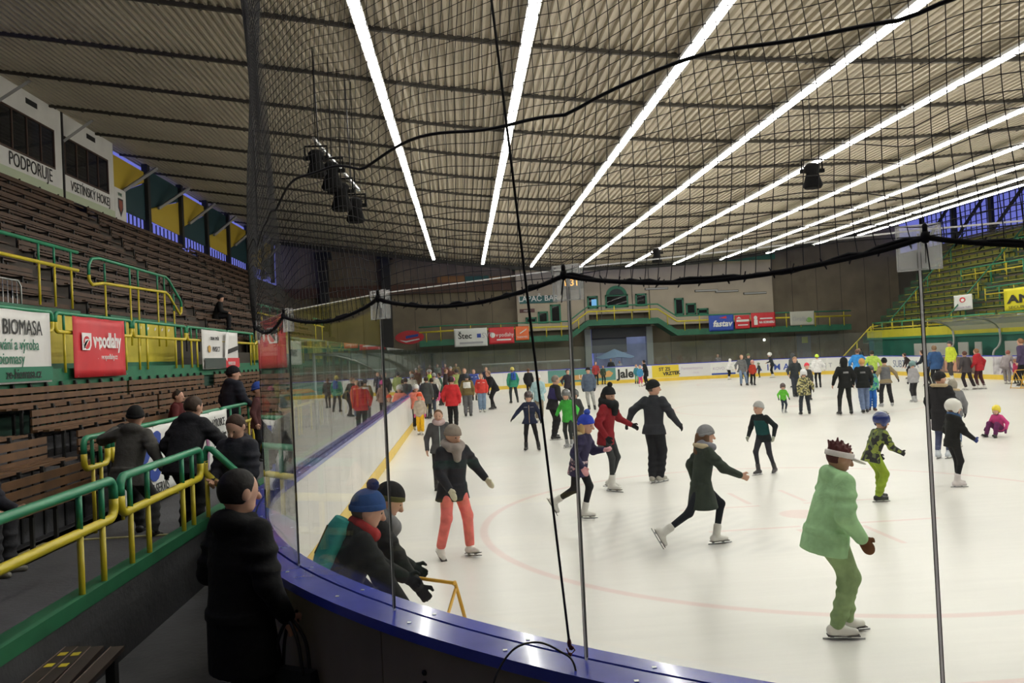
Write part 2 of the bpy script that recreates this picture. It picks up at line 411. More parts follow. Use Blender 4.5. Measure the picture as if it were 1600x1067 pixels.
PLATE = glass_mat('clamp_plastic', (.92, .92, .92), haze=.13, f0=.06, gloss_rough=.1, transl=True)
for k, g in enumerate(GP):
    near = k >= NSIDE
    if not near and k % 2: continue
    d = (GP[min(k + 1, len(GP) - 1)] - GP[max(k - 1, 0)]).normalized(); tg = d; n = Vector((-d.y, d.x, 0)); n = -n if n.dot(g - Vector((12, 30, 0))) < 0 else n
    r = MB().obox((0, 0, .78), tg * .0036, n * .006, (0, 0, .78)).build('glass_post', POST, gs['near' if near else 'side']); r.location = g + UPV * 1.21 - LO
    for s in (-1, 1): MB().obox(tg * s * .0048 + Vector((0, 0, .76)), tg * ((.003 if s < 0 else .0012) if k == NSIDE + 2 else (.0026 if k in (NSIDE, NSIDE + 1) else .0014)), n * .005, (0, 0, .74)).build('seal', BLACK, r)
    if near:
        for s in (-1, 1): MB().obox(n * s * .014 + Vector((0, 0, 1.515)), tg * .063, n * .003, (0, 0, .070)).build('clamp_plate', PLATE, r)
        ed = MB()
        for sz in (-1, 1): ed.obox(n * .014 + Vector((0, 0, 1.515 + sz * .070)), tg * .065, n * .0035, (0, 0, .0022)); ed.obox(n * .014 + Vector((0, 0, 1.515)) + tg * sz * .063, tg * .0022, n * .0035, (0, 0, .072))
        ed.build('clamp_edge', PEDGE, r)
        MB().tube([Vector((0, 0, 1.54)) - n * .03, Vector((0, 0, 1.54)) + n * .03], .009).build('clamp_bolt', STEEL, r)
# ================================================================ safety net above the near glass
NETM = mat('black_cord', (.010, .010, .010), .8)
# arc-length table along the near glass line: left boards (far to near), corner, near end
path = []; gi = GP[NSIDE - 2:]
nn_ = []
for k in range(len(gi)):
    d = (gi[min(k + 1, len(gi) - 1)] - gi[max(k - 1, 0)]).normalized(); n = Vector((d.y, -d.x, 0)); nn_.append(n if n.dot(gi[k] - Vector((12, 30, 0))) > 0 else -n)
post_s = []; acc = 0.0
for k in range(len(gi) - 1):
    for j in range(12):
        t = j / 12; path.append((gi[k].lerp(gi[k + 1], t) + nn_[k].lerp(nn_[k + 1], t) * .024, nn_[k].lerp(nn_[k + 1], t)))
path.append((gi[-1] + nn_[-1] * .024, nn_[-1]))
PL = [0.0]
for a, b in zip(path[:-1], path[1:]): PL.append(PL[-1] + (b[0] - a[0]).length)
PL = np.array(PL); PX = np.array([p[0].x for p in path]); PY = np.array([p[0].y for p in path])
post_s = PL[::12].copy()
_ph = rng.uniform(0, 6.28, 12)
def net_z(s, v):
    """height of a row v metres above the bottom rope at arc length s"""
    d = np.min(np.abs(s[:, None] - post_s[None]), 1)
    k = np.searchsorted(post_s, s).clip(1, len(post_s) - 1); span = post_s[k] - post_s[k - 1]; t = (s - post_s[k - 1]) / span
    sag = .075 * 4 * t * (1 - t) * np.exp(-v / .10)                     # rope hangs between the clamps
    dip = .15 * np.exp(-(d / .22) ** 1.3) * (np.exp(-v / 1.1) - np.exp(-v / .10))   # rows pulled down at each post
    wob = (.022 * np.sin(2.1 * s + 1.5 * v + _ph[0]) + .016 * np.sin(5.3 * s - 2.2 * v + _ph[1]) + .01 * np.sin(9 * s + 4 * v + _ph[2])) * (1 - np.exp(-v / .2))
    return 2.755 + v - sag - dip + wob
def net_xy(s, v):
    sh = .016 * np.sin(3 * v + 2.5 * s + _ph[3]) + .012 * np.sin(7 * v - 4 * s + _ph[4])
    k = np.argmin(np.abs(s[:, None] - post_s[None]), 1); dd = post_s[k] - s
    ss = s + sh + .22 * dd * np.exp(-(dd / .16) ** 2) * np.exp(-v / .09)    # gathered at the clamp
    x = np.interp(ss, PL, PX); y = np.interp(ss, PL, PY)
    nx = np.interp(ss, PL, [p[1].x for p in path]); ny = np.interp(ss, PL, [p[1].y for p in path])
    b = .05 * np.sin(1.7 * s + 1.1 * v + _ph[5]) * (1 - np.exp(-v / .4)) * 1.2
    return x + nx * b, y + ny * b
CELL = .052
S0, S1 = PL[0], PL[-1]
scol = np.arange(S0, S1, CELL); vrow = np.arange(0, 4.6, CELL)
SS, VV = np.meshgrid(scol, vrow, indexing='ij')
ss, vv = SS.ravel(), VV.ravel()
zz = net_z(ss, vv); xx, yy = net_xy(ss, vv)
Pn = np.stack([xx, yy, zz], 1).reshape(len(scol), len(vrow), 3)
def strands(A, B, r):
    """thin triangular prisms from every A to every B"""
    D = B - A; D /= np.linalg.norm(D, axis=1, keepdims=True) + 1e-9
    U = np.where(np.abs(D[:, 2:3]) < .8, np.array([[0, 0, 1.]]), np.array([[.6, .8, 0.]]))
    Rr = np.cross(D, U); Rr /= np.linalg.norm(Rr, axis=1, keepdims=True); W = np.cross(D, Rr)
    vs = []
    for Q in (A, B):
        for k in range(3):
            a = 2.0944 * k; vs.append(Q + r * (math.cos(a) * Rr + math.sin(a) * W))
    vs = np.stack(vs, 1).reshape(-1, 3); n = len(A); o = (np.arange(n) * 6)[:, None]
    q = np.concatenate([o + np.array([[k, (k + 1) % 3, 3 + (k + 1) % 3, 3 + k]]) for k in range(3)], 0)
    return vs, q
def fast_mesh(name, vs, quads, smooth=False):
    me = bpy.data.meshes.new(name); me.vertices.add(len(vs)); me.vertices.foreach_set('co', np.asarray(vs, np.float32).ravel())
    nq = len(quads); k = quads.shape[1]; me.loops.add(nq * k); me.loops.foreach_set('vertex_index', quads.astype(np.int32).ravel())
    me.polygons.add(nq); me.polygons.foreach_set('loop_start', np.arange(0, nq * k, k, dtype=np.int32))
    if smooth: me.polygons.foreach_set('use_smooth', np.ones(nq, bool))
    me.update(calc_edges=True); return me
A = np.concatenate([Pn[:-1].reshape(-1, 3), Pn[:, :-1].reshape(-1, 3)]); B = np.concatenate([Pn[1:].reshape(-1, 3), Pn[:, 1:].reshape(-1, 3)])
vs, q = strands(A, B, .0020)
net = link('safety_net', fast_mesh('safety_net', vs, q), NETM)
tag(net, 'black square-mesh safety net hanging above the curved glass', 'net')
def row_pts(v, ds=.04, sc=1.0):
    s = np.arange(S0 + .05, S1 - .05, ds); vv = np.full_like(s, v); x, y = net_xy(s, vv); z = net_z(s, vv); return [Vector(p) for p in zip(x, y, z)]
rp = row_pts(0.0); rp2 = [p + Vector((0, 0, .012 * math.sin(i * 1.3))) for i, p in enumerate(rp)]
b = MB().tube(rp, .010, 6); b.tube([p + Vector((0, 0, -.006 + .02 * random.random())) for p in rp], .007, 5)
for p in rp[::2]:
    if p.y < 12: b.tube([p + Vector((0, 0, .02)), p + Vector((random.uniform(-.02, .02), random.uniform(-.02, .02), -.017)), p + Vector((.02, .01, .012))], .0025, 4, False)
b.build('bottom_rope', NETM, net)
MB().tube(row_pts(.73, .06), .0075, 6).build('seam_rope', NETM, net)
for s in post_s:
    if s < .2 or s > S1 - .2: continue
    x, y = net_xy(np.array([s]), np.array([0.0])); z = net_z(np.array([s]), np.array([0.0]))
    c = Vector((x[0], y[0], z[0])); kn = MB(); kn.ball(c, (.016, .016, .022), 8); kn.ball(c + Vector((0, 0, .028)), (.010, .010, .02), 6)
    for k in range(3): kn.tube([c, c + Vector((random.uniform(-.02, .02), random.uniform(-.02, .02), -.05 - .03 * k))], .002, 4, False)
    kn.build('knot', NETM, net)
# rope that steadies the net, tied to the cap, with a spare loop of cable
c0 = Vector((.36, 3.25, 1.235))
rope = empty('steadying_rope', c0, 0, 'thin black rope running from the blue cap up to the net', 'rope')
top = Vector((.085, 2.92, 4.7))
MB().tube([(0, 0, .07), (top - c0) * .5 + Vector((.004, 0, -.01)), top - c0], .0055, 6).build('cord', NETM, rope)
rk = MB().ball((0, 0, .07), (.009, .009, .02), 8).ball((.008, 0, .05), (.012, .008, .01), 6).ball((0, 0, .025), .010, 6)
rk.tube([(0, 0, .07), (.02, -.01, .045), (0, 0, .02), (-.012, 0, .05)], .003, 5)
rk.build('knot', mat('red_brown_cord', (.10, .02, .015), .7), rope)
lp = empty('loop_cable', c0 + Vector((.01, -.06, -.03)), 0, 'black cable bent in a loop over the blue cap and down outside', 'cable')
pts = [Vector((0, -.05, -.5)), Vector((.005, -.03, -.15)), Vector((0, 0, .03)), Vector((-.05, .03, .08)), Vector((-.14, .05, .115)), Vector((-.24, .04, .09)), Vector((-.32, -.01, -.02)), Vector((-.34, -.05, -.2)), Vector((-.33, -.06, -.5))]
def smooth_pts(P, n=8):
    out = []; P = [Vector(p) for p in P]
    for i in range(len(P) - 1):
        a, b_, c, d = P[max(i - 1, 0)], P[i], P[i + 1], P[min(i + 2, len(P) - 1)]
        for k in range(n):
            t = k / n; out.append(.5 * ((2 * b_) + (c - a) * t + (2 * a - 5 * b_ + 4 * c - d) * t * t + (3 * b_ - a - 3 * c + d) * t ** 3))
    return out + [P[-1]]
MB().tube(smooth_pts(pts), .0045, 6).build('cord', BLACK, lp)
MB().tube([(0, 0, .0), (.004, -.03, -.15), (0, -.05, -.5)], .012, 6).box(-.012, .012, -.02, .0, -.05, -.03).build('clip', STEEL, lp)
MB().tube(smooth_pts([(.02, -.05, -.32), (-.05, -.06, -.22), (-.16, -.06, -.21), (-.22, -.06, -.3), (-.1, -.06, -.4), (.02, -.05, -.35)]), .006, 6).build('coil', BLACK, lp)

# ================================================================ railings
def rail_panel(y0, y1, x, zt, zm, zb, posts, label, group=None, rounded=(True, True), r=.036, rp=.024, name='railing', axis=1):
    """a painted pipe railing along Y (axis 1) or X: green top pipe, yellow lower pipe joined by round ends, posts green above yellow below"""
    root = empty(name, (x, y0, zb) if axis else (y0, x, zb), 0 if axis else -PI / 2, label, 'railing', group)
    L = y1 - y0; t, m = zt - zb, zm - zb; c = min(.09, (t - m) / 2 - .01); h = (t + m) / 2
    def arc_(cy, cz, a0, a1): return [(0, cy + c * math.cos(a0 + (a1 - a0) * k / 5), cz + c * math.sin(a0 + (a1 - a0) * k / 5)) for k in range(6)]
    lo = ([(0, 0, h)] + arc_(c, t - c, PI, PI / 2) if rounded[0] else [(0, 0, t)]); hi = (arc_(L - c, t - c, PI / 2, 0) + [(0, L, h)] if rounded[1] else [(0, L, t)])
    MB().tube(lo + hi, r, 10).build('top_pipe', GREEN, root)
    lo = ([(0, 0, h)] + arc_(c, m + c, PI, 1.5 * PI) if rounded[0] else [(0, 0, m)]); hi = (arc_(L - c, m + c, 1.5 * PI, 2 * PI) + [(0, L, h)] if rounded[1] else [(0, L, m)])
    MB().tube(lo + hi, r, 10).build('lower_pipe', YELL, root)
    for p in posts:
        p = p - y0
        a = MB().tube([(0, p, 0), (0, p, m)], rp, 8).build('post', YELL, root)
        MB().tube([(0, p, m), (0, p, t)], rp, 8).build('upper_post', GREEN, a)
    return root
DX = -2.85
rail_panel(2.2, 6.80, DX, 1.60, 1.30, .66, (2.6, 3.7, 6.21, 6.58), 'green and yellow pipe railing nearest the camera at lower left', 'railings of the lower left deck')
rail_panel(6.93, 8.98, DX, 1.60, 1.30, .66, (7.12, 7.50, 8.40, 8.70), 'short green and yellow railing panel beside the black-coated leaning man', 'railings of the lower left deck')
st = empty('stair_rail', (DX, 9.12, .66), 0, 'stair railing sloping down from the deck beside the dark coat', 'railing', 'railings of the lower left deck')
MB().tube([(0, 0, .78), (0, 0, .87), (.03, 0, .93), (.09, -.02, .92), (.62, -.1, .42)], .036, 10).build('top_pipe', GREEN, st)
MB().tube([(0, 0, .80), (0, 0, .68), (.05, 0, .62), (.62, -.1, .14)], .036, 10).build('lower_pipe', YELL, st)
for x, zt in ((.02, .64), (.58, .17)):
    p = MB().tube([(x, -.16 * x, -.45 if x > .3 else 0), (x, -.16 * x, zt)], .024, 8).build('post', YELL, st)
# deck between the rails
DZ = .55
tag(MB().box(-5.0, DX + .02, -4, 60, .1, DZ).build('floor_deck', CONC), kind='structure')
tag(MB().box(DX - .10, DX + .025, -4, 60, DZ, .85).box(DX - .11, DX + .03, -4, 60, .745, .75).build('trim_3', CONC), kind='structure')
gk = MB().box(DX - .12, DX + .035, -4, 60, .75, .855); tag(gk.build('trim_4', mat('dark_green_kerb', (.015, .14, .06), .6, var=.2, scale=3)), kind='structure')
tag(MB().box(-4.5, DX - .12, 9.78, 9.84, DZ, DZ + .012).build('trim_5', mat('worn_yellow', (.42, .38, .18), .7, var=.3)), kind='structure')
tag(MB().box(-4.86, -4.60, 2.0, 9.7, DZ, DZ + .02).build('trim_6', mat('worn_yellow', (.42, .38, .18), .7, var=.3)), kind='structure')
BX = -4.5
rail_panel(9.98, 10.62, BX, 1.70, 1.34, DZ, (10.2, 10.42), 'small looped railing end under the raised grey glove', 'railings beside the lower benches')
yy0 = 10.75
for k, L in enumerate((4.6, 2.5, 4.0, 4.2, 4.2, 4.2, 4.2)):
    ps = [yy0 + .25, yy0 + .6, yy0 + L / 2, yy0 + L - .6, yy0 + L - .25]
    rail_panel(yy0, yy0 + L, BX, 1.70, 1.34, DZ, ps, 'green and yellow railing in front of the lower benches, %s panel past the loop' % ordinal(k), 'railings beside the lower benches'); yy0 += L + .12

# ================================================================ cloth banners (local x to the reader's right, z up, printed side towards -y)
def banner(name, label, loc, rz, wd, ht, m, group='advertising banners', sag=.02, ph=0.0, cat='banner'):
    nx, nz = 14, 8; vs = []; fs = []
    for s in (0, 1):
        for i in range(nx + 1):
            for j in range(nz + 1):
                x = wd * i / nx; z = ht * j / nz; edge = math.sin(PI * i / nx) ** .7
                y = sag * (math.sin(7 * x / wd + ph) * .5 + .4 * math.sin(3.1 * z / ht + 4 * x / wd + ph)) * edge - (.004 if s == 0 else -.004)
                vs.append((x, y, z - (.012 * math.sin(PI * ((i * 3) % nx) / nx) if j == nz else 0)))
    K = (nx + 1) * (nz + 1)
    for i in range(nx):
        for j in range(nz):
            a = i * (nz + 1) + j; fs.append((a, a + nz + 1, a + nz + 2, a + 1)); fs.append((K + a, K + a + 1, K + a + nz + 2, K + a + nz + 1))
    rim = [i * (nz + 1) for i in range(nx + 1)] + [nx * (nz + 1) + j for j in range(1, nz + 1)] + [i * (nz + 1) + nz for i in range(nx - 1, -1, -1)] + list(range(nz - 1, 0, -1))
    for a, c in zip(rim, rim[1:] + rim[:1]): fs.append((a, a + K, c + K, c))
    o = MB().add(vs, fs, True).build(name, m); o.location = loc; o.rotation_euler = (0, 0, rz)
    eye = MB()
    for fx in (.02, .5, .98):
        for fz in (.02, .98): eye.ball((wd * fx, -.012 - sag * .6, ht * fz), .008 if ht < 2 else .015, 6)
    eye.build('eyelet', ALU, o)
    return tag(o, label, cat, group)
def patch(o, x0, x1, z0, z1, m, y=-.022, name='print_patch'): return MB().box(x0, x1, y, y + .004, z0, z1).build(name, m, o)
def poly(o, pts, m, y=-.022, name='emblem'): return MB().prism([(x, y, z) for x, z in pts], (0, .004, 0)).build(name, m, o)
def disc(o, x, z, rx, rz_, m, y=-.022, name='emblem', a0=0, a1=2 * PI): return poly(o, [(x + rx * math.cos(a0 + (a1 - a0) * k / 24), z + rz_ * math.sin(a0 + (a1 - a0) * k / 24)) for k in range(24 if a1 - a0 > 6.2 else 25)], m, y, name)
Q = PI / 2
# lower deck banners
b = banner('banner', 'white banner with huge blue letters behind the grey-jacketed person', (BX + .06, 10.95, .66), Q, 1.95, 1.02, VINYL, ph=1)
text('PS', .92, BLUEP, b, .30, .28, -.03, bold=.03, shear=.12); text('S SERVIS', .20, INK, b, .85, .07, -.03, sx=.9)
poly(b, [(.02, .02), (.32, .02), (.17, .24)], REDP, -.028)
for k in range(7): patch(b, 1.84, 1.87, .55 + .05 * k, .585 + .05 * k, mat('faint_print', (.4, .4, .42), .7), -.028)
b = banner('banner', 'white banner headed VYROBCE with a purple swoosh behind the leaning man', (BX + .06, 13.28, .72), Q, 2.32, .98, VINYL, ph=2.2)
text('VÝROBCE', .21, INK, b, 1.35, .70, -.03, sx=.8)
for k, t in enumerate(('oken z čistých barev', 'plastů a polic', 'dřeva, tvrdé', 'oceli')): text(t, .11, INK, b, 1.42, .52 - .13 * k, -.03, sx=.8)
for k, c in enumerate(((.22, .06, .25), (.55, .52, .5), (.30, .10, .22))):
    poly(b, [(.95 + .22 * math.cos(a) * (1 - .18 * k), .45 + .45 * math.sin(a) * (1 - .12 * k)) for a in np.linspace(-1.2, 1.9, 14)] + [(.90 + .15 * math.cos(a) * (1 - .18 * k), .45 + .38 * math.sin(a) * (1 - .12 * k)) for a in np.linspace(1.9, -1.2, 14)], mat('swoosh_%d' % k, c, .6), -.028 - .003 * k)
# ================================================================ lower left stand: four rows of slatted benches on steps
tr = MB(); rowsL = [(-5.15, .55), (-5.80, .88), (-6.45, 1.21), (-7.05, 1.54)]
for i, (x, z) in enumerate(rowsL): tr.box(-14.2, x + .62 if i == 0 else rowsL[i - 1][0], -6, 60, .0, z)
tag(tr.build('floor_terrace', CONC), kind='structure')
def bench_meshes(L, slats, backs, depth, hs, hb, up_step, arms=True):
    sm = MB().box(-.045, .045, .01, L - .01, -.015, .015).mesh('slat'); bm_ = MB().box(-.014, .014, .01, L - .01, -.048, .048).mesh('slat')
    fr = MB()
    for y in np.arange(.2, L, up_step):
        fr.box(-.02, .02, y - .02, y + .02, 0, hb + .02); fr.box(0, depth, y - .02, y + .02, hs - .06, hs - .02); fr.box(depth - .05, depth - .01, y - .02, y + .02, 0, hs - .03)
        if arms: fr.box(.0, .03, y - .03, y + .03, hb - .3, hb + .05)
    if not arms: return sm, bm_, fr.mesh('bench_frame')
    ys_ = list(np.arange(.2, L, up_step)); fr = MB(); y = 0
    fr.box(-.02, .02, y - .02, y + .02, 0, hb + .02).box(0, depth, y - .02, y + .02, hs - .06, hs - .02).box(depth - .05, depth - .01, y - .02, y + .02, 0, hs - .03).box(.0, .03, y - .03, y + .03, hb - .3, hb - .02)
    return sm, bm_, [float(q) for q in ys_], fr.mesh('support')
def bench(me, loc, slats, backs, depth, hs, hb, label, group, m):
    sm, bm_, fr = me[:3]; r = empty('slatted_bench', loc, 0, label, 'bench', group)
    for k in range(slats): link('slat', sm, m, r).location = (.07 + (depth - .09) * k / max(1, slats - 1), 0, hs)
    for k in range(backs): link('slat', bm_, m, r).location = (.03, 0, hb - .06 - .125 * k)
    if isinstance(fr, list):
        for y in fr: link('support', me[3], STEEL, r).location = (0, y, 0)
    else: tag(link('bench_frame', fr, STEEL, r), kind='stuff')
    return r
secL = ((2.2, 6.9), (7.0, 11.7), (12.6, 17.6), (17.7, 22.7), (23.6, 29.6), (29.7, 35.7), (36.6, 46.6), (46.7, 57))
bml = {}
for k, (a, c) in enumerate(secL):
    L = c - a; key = round(L, 1)
    if key not in bml: bml[key] = bench_meshes(L, 3, 3, .42, .44, .80, .52)
    for i, (x, z) in enumerate(rowsL):
        bench(bml[key], (x, a, z), 3, 3, .42, .44, .76, 'brown slatted bench of the lower left stand, %s row up, %s section from the camera' % (ordinal(i), ordinal(k)), 'benches of the lower left stand', WOODLIT if i == 3 else WOOD)
# ---------------------------------------------------------------- upper left stand
UX, UZ = -7.1, 2.58
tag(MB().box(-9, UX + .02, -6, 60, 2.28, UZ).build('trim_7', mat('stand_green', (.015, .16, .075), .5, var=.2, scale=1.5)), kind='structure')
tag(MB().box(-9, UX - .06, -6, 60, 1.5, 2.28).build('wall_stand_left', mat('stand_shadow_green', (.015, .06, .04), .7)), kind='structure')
WOODU = mat('shaded_upper_wood', (.075, .037, .016), .6, var=.35, scale=2.5); WOODM = mat('lit_upper_wood', (.17, .10, .05), .6, var=.3, scale=2.5)  # one bench wood, shade and light on the upper rows put into the colour
tr = MB(); NR = 12; rowsU = [(-8.75 - .405 * i, 3.0 + .435 * i) for i in range(NR)]
for i, (x, z) in enumerate(rowsU): tr.box(-14.2, x + .45, -6, 62, z - .45, z)
tag(tr.build('floor_upper_terrace', mat('terrace_dark', (.06, .05, .04), .8)), kind='structure')
secU = ((2.0, 10.4), (11.4, 19.8), (20.8, 29.2), (30.2, 40.2), (41.2, 52.5))
bmu = {}
for k, (a, c) in enumerate(secU):
    L = c - a; key = round(L, 1)
    if key not in bmu: bmu[key] = bench_meshes(L, 2, 2, .34, .40, .68, 1.2, False)
    for i, (x, z) in enumerate(rowsU):
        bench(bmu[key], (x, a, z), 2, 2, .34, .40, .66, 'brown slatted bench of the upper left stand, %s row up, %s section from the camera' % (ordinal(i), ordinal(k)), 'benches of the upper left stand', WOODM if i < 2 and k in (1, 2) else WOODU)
# front railing of the upper stand with its banners
jo = (7.5, 11.1, 14.68, 18.05, 21.5, 25.1, 28.6, 32, 36, 40, 44, 48, 52)
for k in range(len(jo) - 1):
    a, c = jo[k] + .06, jo[k + 1] - .06
    rail_panel(a, c, UX + .06, 3.55, 3.22, 2.50, (a + .3, a + .75, c - .75, c - .3), 'green and yellow railing on the upper stand edge, %s panel from the near end' % ordinal(k), 'railings of the upper stand edge')
b = banner('banner', 'white and green biomass banner at the left edge of the upper railing', (UX + .13, 10.65, 2.36), Q, 3.75, 1.16, VINYL, ph=.4)
patch(b, 0, 3.75, .03, .26, GRP); text('ze-biomasa.cz', .22, INK, b, 3.35, .08, -.036, 'RIGHT', sx=.85)
text('BIOMASA', .34, INK, b, 3.42, .77, -.036, 'RIGHT', sx=.82); text('pěstování a výroba', .25, GRP, b, 3.30, .53, -.036, 'RIGHT', sx=.85); text('biomasy', .25, GRP, b, 2.85, .31, -.036, 'RIGHT', sx=.9)
disc(b, 1.98, .90, .20, .20, GRP); disc(b, 1.94, .90, .04, .13, WHP, -.027); disc(b, 2.04, .92, .04, .10, WHP, -.027)
b = banner('banner', 'red flooring banner with white lettering on the upper railing', (UX + .13, 15.22, 2.40), Q, 2.25, 1.12, RED, sag=.06, ph=2)
text('v·podlahy', .40, WHP, b, .70, .56, -.05, sx=.80, bold=.012); text('www.vpodlahy.cz', .15, WHP, b, .85, .33, -.05, sx=.85)
poly(b, [(.26, .50), (.56, .50), (.64, .60), (.64, .82), (.26, .82)], WHP, -.042); disc(b, .44, .64, .13, .12, REDP, -.047)
for k in range(4): poly(b, [(.30, .53 + .03 * k), (.33, .53), (.40 + .05 * k, .70), (.37 + .05 * k, .71)], WHP, -.051)
b = banner('banner', 'white banner with a torn flap and a red corner on the upper railing', (UX + .13, 22.5, 2.44), Q, 3.5, 1.08, VINYL, sag=.05, ph=3.3)
patch(b, .05, 2.0, .02, .30, mat('slate_print', (.05, .07, .06), .6), -.05); patch(b, 2.0, 3.45, .02, .30, REDP, -.05)
text('VIVISECT', .20, INK, b, .75, .48, -.05, sx=.9); disc(b, .5, .55, .12, .1, mat('gold_print', (.5, .3, .05), .6), -.05); text('WINDOOR', .15, WHP, b, 2.2, .09, -.056)
text('OKNA DVEŘE', .13, INK, b, .6, .80, -.05); poly(b, [(2.1, .40), (3.4, .55), (3.4, .68), (2.1, .53)], INK, -.05); poly(b, [(1.9, .35), (2.1, .2), (2.4, 1.05), (2.1, 1.05)], WHP, -.058)
b = banner('banner', 'pale banner further along the upper railing behind the net', (UX + .13, 33, 2.44), Q, 3.0, 1.0, VINYL, ph=4); text('STAVBY', .4, INK, b, .5, .35, -.04)
# yellow stair parapets with their own rails
def parapet(y0, y1, label):
    r = empty('stair_parapet', (-8.1, y0, UZ), 0, label, 'parapet', 'yellow stair parapets'); L = y1 - y0
    MB().box(-.28, 0, 0, L, .12, 1.12).build('panel', YPANEL, r); MB().box(-.32, .04, -.03, L + .03, 1.12, 1.22).build('coping', GPANEL, r); MB().box(-.6, .02, 0, L, 0, .12).build('base', GPANEL, r)
    wb = MB()
    for k in range(int(L / .5)): wb.obox((.003, .3 + .5 * k, .98), (.002, 0, 0), (0, .05, .02), (0, 0, .03))
    wb.build('white_mark', WHP, r)
parapet(8.0, 17.95, 'long yellow parapet with white marks behind the white and green banner')
parapet(19.5, 23.8, 'short yellow parapet behind the red banner')
parapet(33.0, 36.5, 'far yellow parapet of the upper left stand')
parapet(45.0, 48.0, 'last yellow parapet near the dark far corner')
rail_panel(8.0, 17.8, -8.0, 5.02, 4.64, 3.82, (10, 13, 16.2, 16.8, 17.5), 'long green and yellow rail above the first yellow parapet', 'rails on the stair parapets', (False, False))
ro = empty('stair_rail', (-8.0, 18.3, 3.4), 0, 'bent green and yellow rail above the short yellow parapet', 'railing', 'rails on the stair parapets')
MB().tube([(0, 0, 1.2), (0, .02, 1.42), (0, .15, 1.56), (0, .5, 1.62), (0, 4.6, 1.60), (0, 4.85, 1.54), (0, 5.72, 1.05), (0, 5.8, .98), (0, 5.8, .85)], .036, 8).build('top_pipe', GREEN, ro)
MB().tube([(0, 0, 1.2), (0, .02, 1.08), (0, .15, 1.0), (0, .7, 1.08), (0, 4.6, 1.18), (0, 4.85, 1.10), (0, 5.65, .62), (0, 5.78, .70), (0, 5.8, .85)], .036, 8).build('lower_pipe', YELL, ro)
for y, a in ((.8, 1.05), (2.2, 1.1), (2.7, 1.1), (4.0, 1.14), (4.5, 1.14), (5.2, .7)):
    p = MB().tube([(0, y, -.3), (0, y, a)], .024, 8).build('post', YELL, ro); MB().tube([(0, y, a), (0, y, a + .48)], .024, 8).build('upper_post', GREEN, p)
rail_panel(33.0, 36.8, -8.0, 4.9, 4.55, 3.75, (33.5, 35, 36.4), 'small green and yellow rail on the far parapet', 'rails on the stair parapets', (False, False))
rail_panel(45.0, 48.2, -8.0, 4.9, 4.55, 3.75, (45.5, 47.6), 'small green and yellow rail on the last parapet', 'rails on the stair parapets', (False, False))
br = empty('crowd_barrier', (-8.4, 13.8, 3.0), 0, 'grey steel crowd barrier standing behind the left parapet rail', 'barrier')
MB().tube([(0, 0, 0), (0, 0, 1.2), (0, .1, 1.3), (0, 2.4, 1.3), (0, 2.5, 1.2), (0, 2.5, 0)], .02, 8).tube([(0, 0, .15), (0, 2.5, .15)], .02).build('frame', ALU, br)
for k in range(15): MB().tube([(0, .16 * k + .12, .15), (0, .16 * k + .12, 1.3)], .008, 6).build('bar', ALU, br)
for y in (.3, 2.2): MB().box(-.05, .05, y - .03, y + .03, 0, .04).build('foot', ALU, br)
# ---------------------------------------------------------------- press boxes and the open bays under the roof
PB = -13.75
def press_box(y0, y1, words, label, fs):
    r = empty('press_box', (PB, y0, 8.66), Q, label, 'cabin', 'press boxes under the roof'); L = y1 - y0
    zt = roof_z(PB) - 8.66; m = MB(); w0, w1, h0, h1 = .12, L - .55, .86, 2.22
    for a in ((0, L, 0, h0), (0, L, h1, zt), (0, w0, h0, h1), (w1, L, h0, h1)): m.box(a[0], a[1], -.06, .06, a[2], a[3])
    m.box(0, .06, 0, 1.0, 0, zt).box(L - .06, L, 0, 1.0, 0, zt); m.build('wall_panel', WHITE, r)
    MB().box(0, L, .9, 1, 0, zt).build('back_panel', mat('dark_room', (.02, .02, .02), .8), r)
    f = MB().box(w0, w1, -.08, -.02, h0, h0 + .06).box(w0, w1, -.08, -.02, h1 - .06, h1)
    for k in range(5): x = w0 + (w1 - w0) * k / 4; f.box(x - .03, x + .03, -.08, -.02, h0, h1)
    fr = f.build('window_frame', mat('brown_frame', (.06, .03, .02), .5), r)
    for k in range(4): x = w0 + (w1 - w0) * k / 4; MB().box(x + .03, x + (w1 - w0) / 4 - .03, -.05, -.04, h0 + .06, h1 - .06).build('pane', glass_mat('dark_pane', (.25, .27, .28), .03, .06), fr)
    text(words, fs, INK, r, L / 2, .38, -.075, 'CENTER', sx=.8)
    MB().box(L * .45, L * .62, -.07, -.06, 2.62, 2.80).build('vent', BLACK, r)
    MB().box(0, L, -.065, -.06, 0, .28).build('bounce_stripe', mat('green_bounce_tint', (.52, .60, .42), .6), r)  # greenish light reflected onto the white panel, painted as a stripe
    MB().box(-.09, .0, -.1, .1, -.1, zt).build('post', STEEL, r)
    MB().bar((.0, -.08, 2.0), (.9, -.9, 3.1), .09, .09).build('brace', mat('brace_grey', (.3, .3, .3), .5), r)
press_box(20.9, 25.3, 'KLUB', 'white press box at the upper left frame edge', .5)
press_box(25.4, 29.6, 'PODPORUJE', 'white press box lettered PODPORUJE with dark windows', .62)
press_box(29.7, 33.9, 'VSETÍNSKÝ HOKEJ', 'white press box lettered VSETINSKY HOKEJ with dark windows', .50)
s = empty('club_sign', (PB, 33.91, 8.6), Q, 'small white sign with a crest beside the press boxes', 'sign')
MB().box(0, 1.1, -.06, 0, 0, 1.35).build('board', WHITE, s)
poly(s, [(.3, .95), (.8, .95), (.8, .55), (.55, .2), (.3, .55)], mat('crest_dark', (.05, .05, .06), .6), -.068); poly(s, [(.38, .88), (.72, .88), (.72, .6), (.55, .38), (.38, .6)], mat('crest_brown', (.3, .08, .05), .6), -.074); text('VHK', .2, GRP, s, .32, 1.05, -.07)
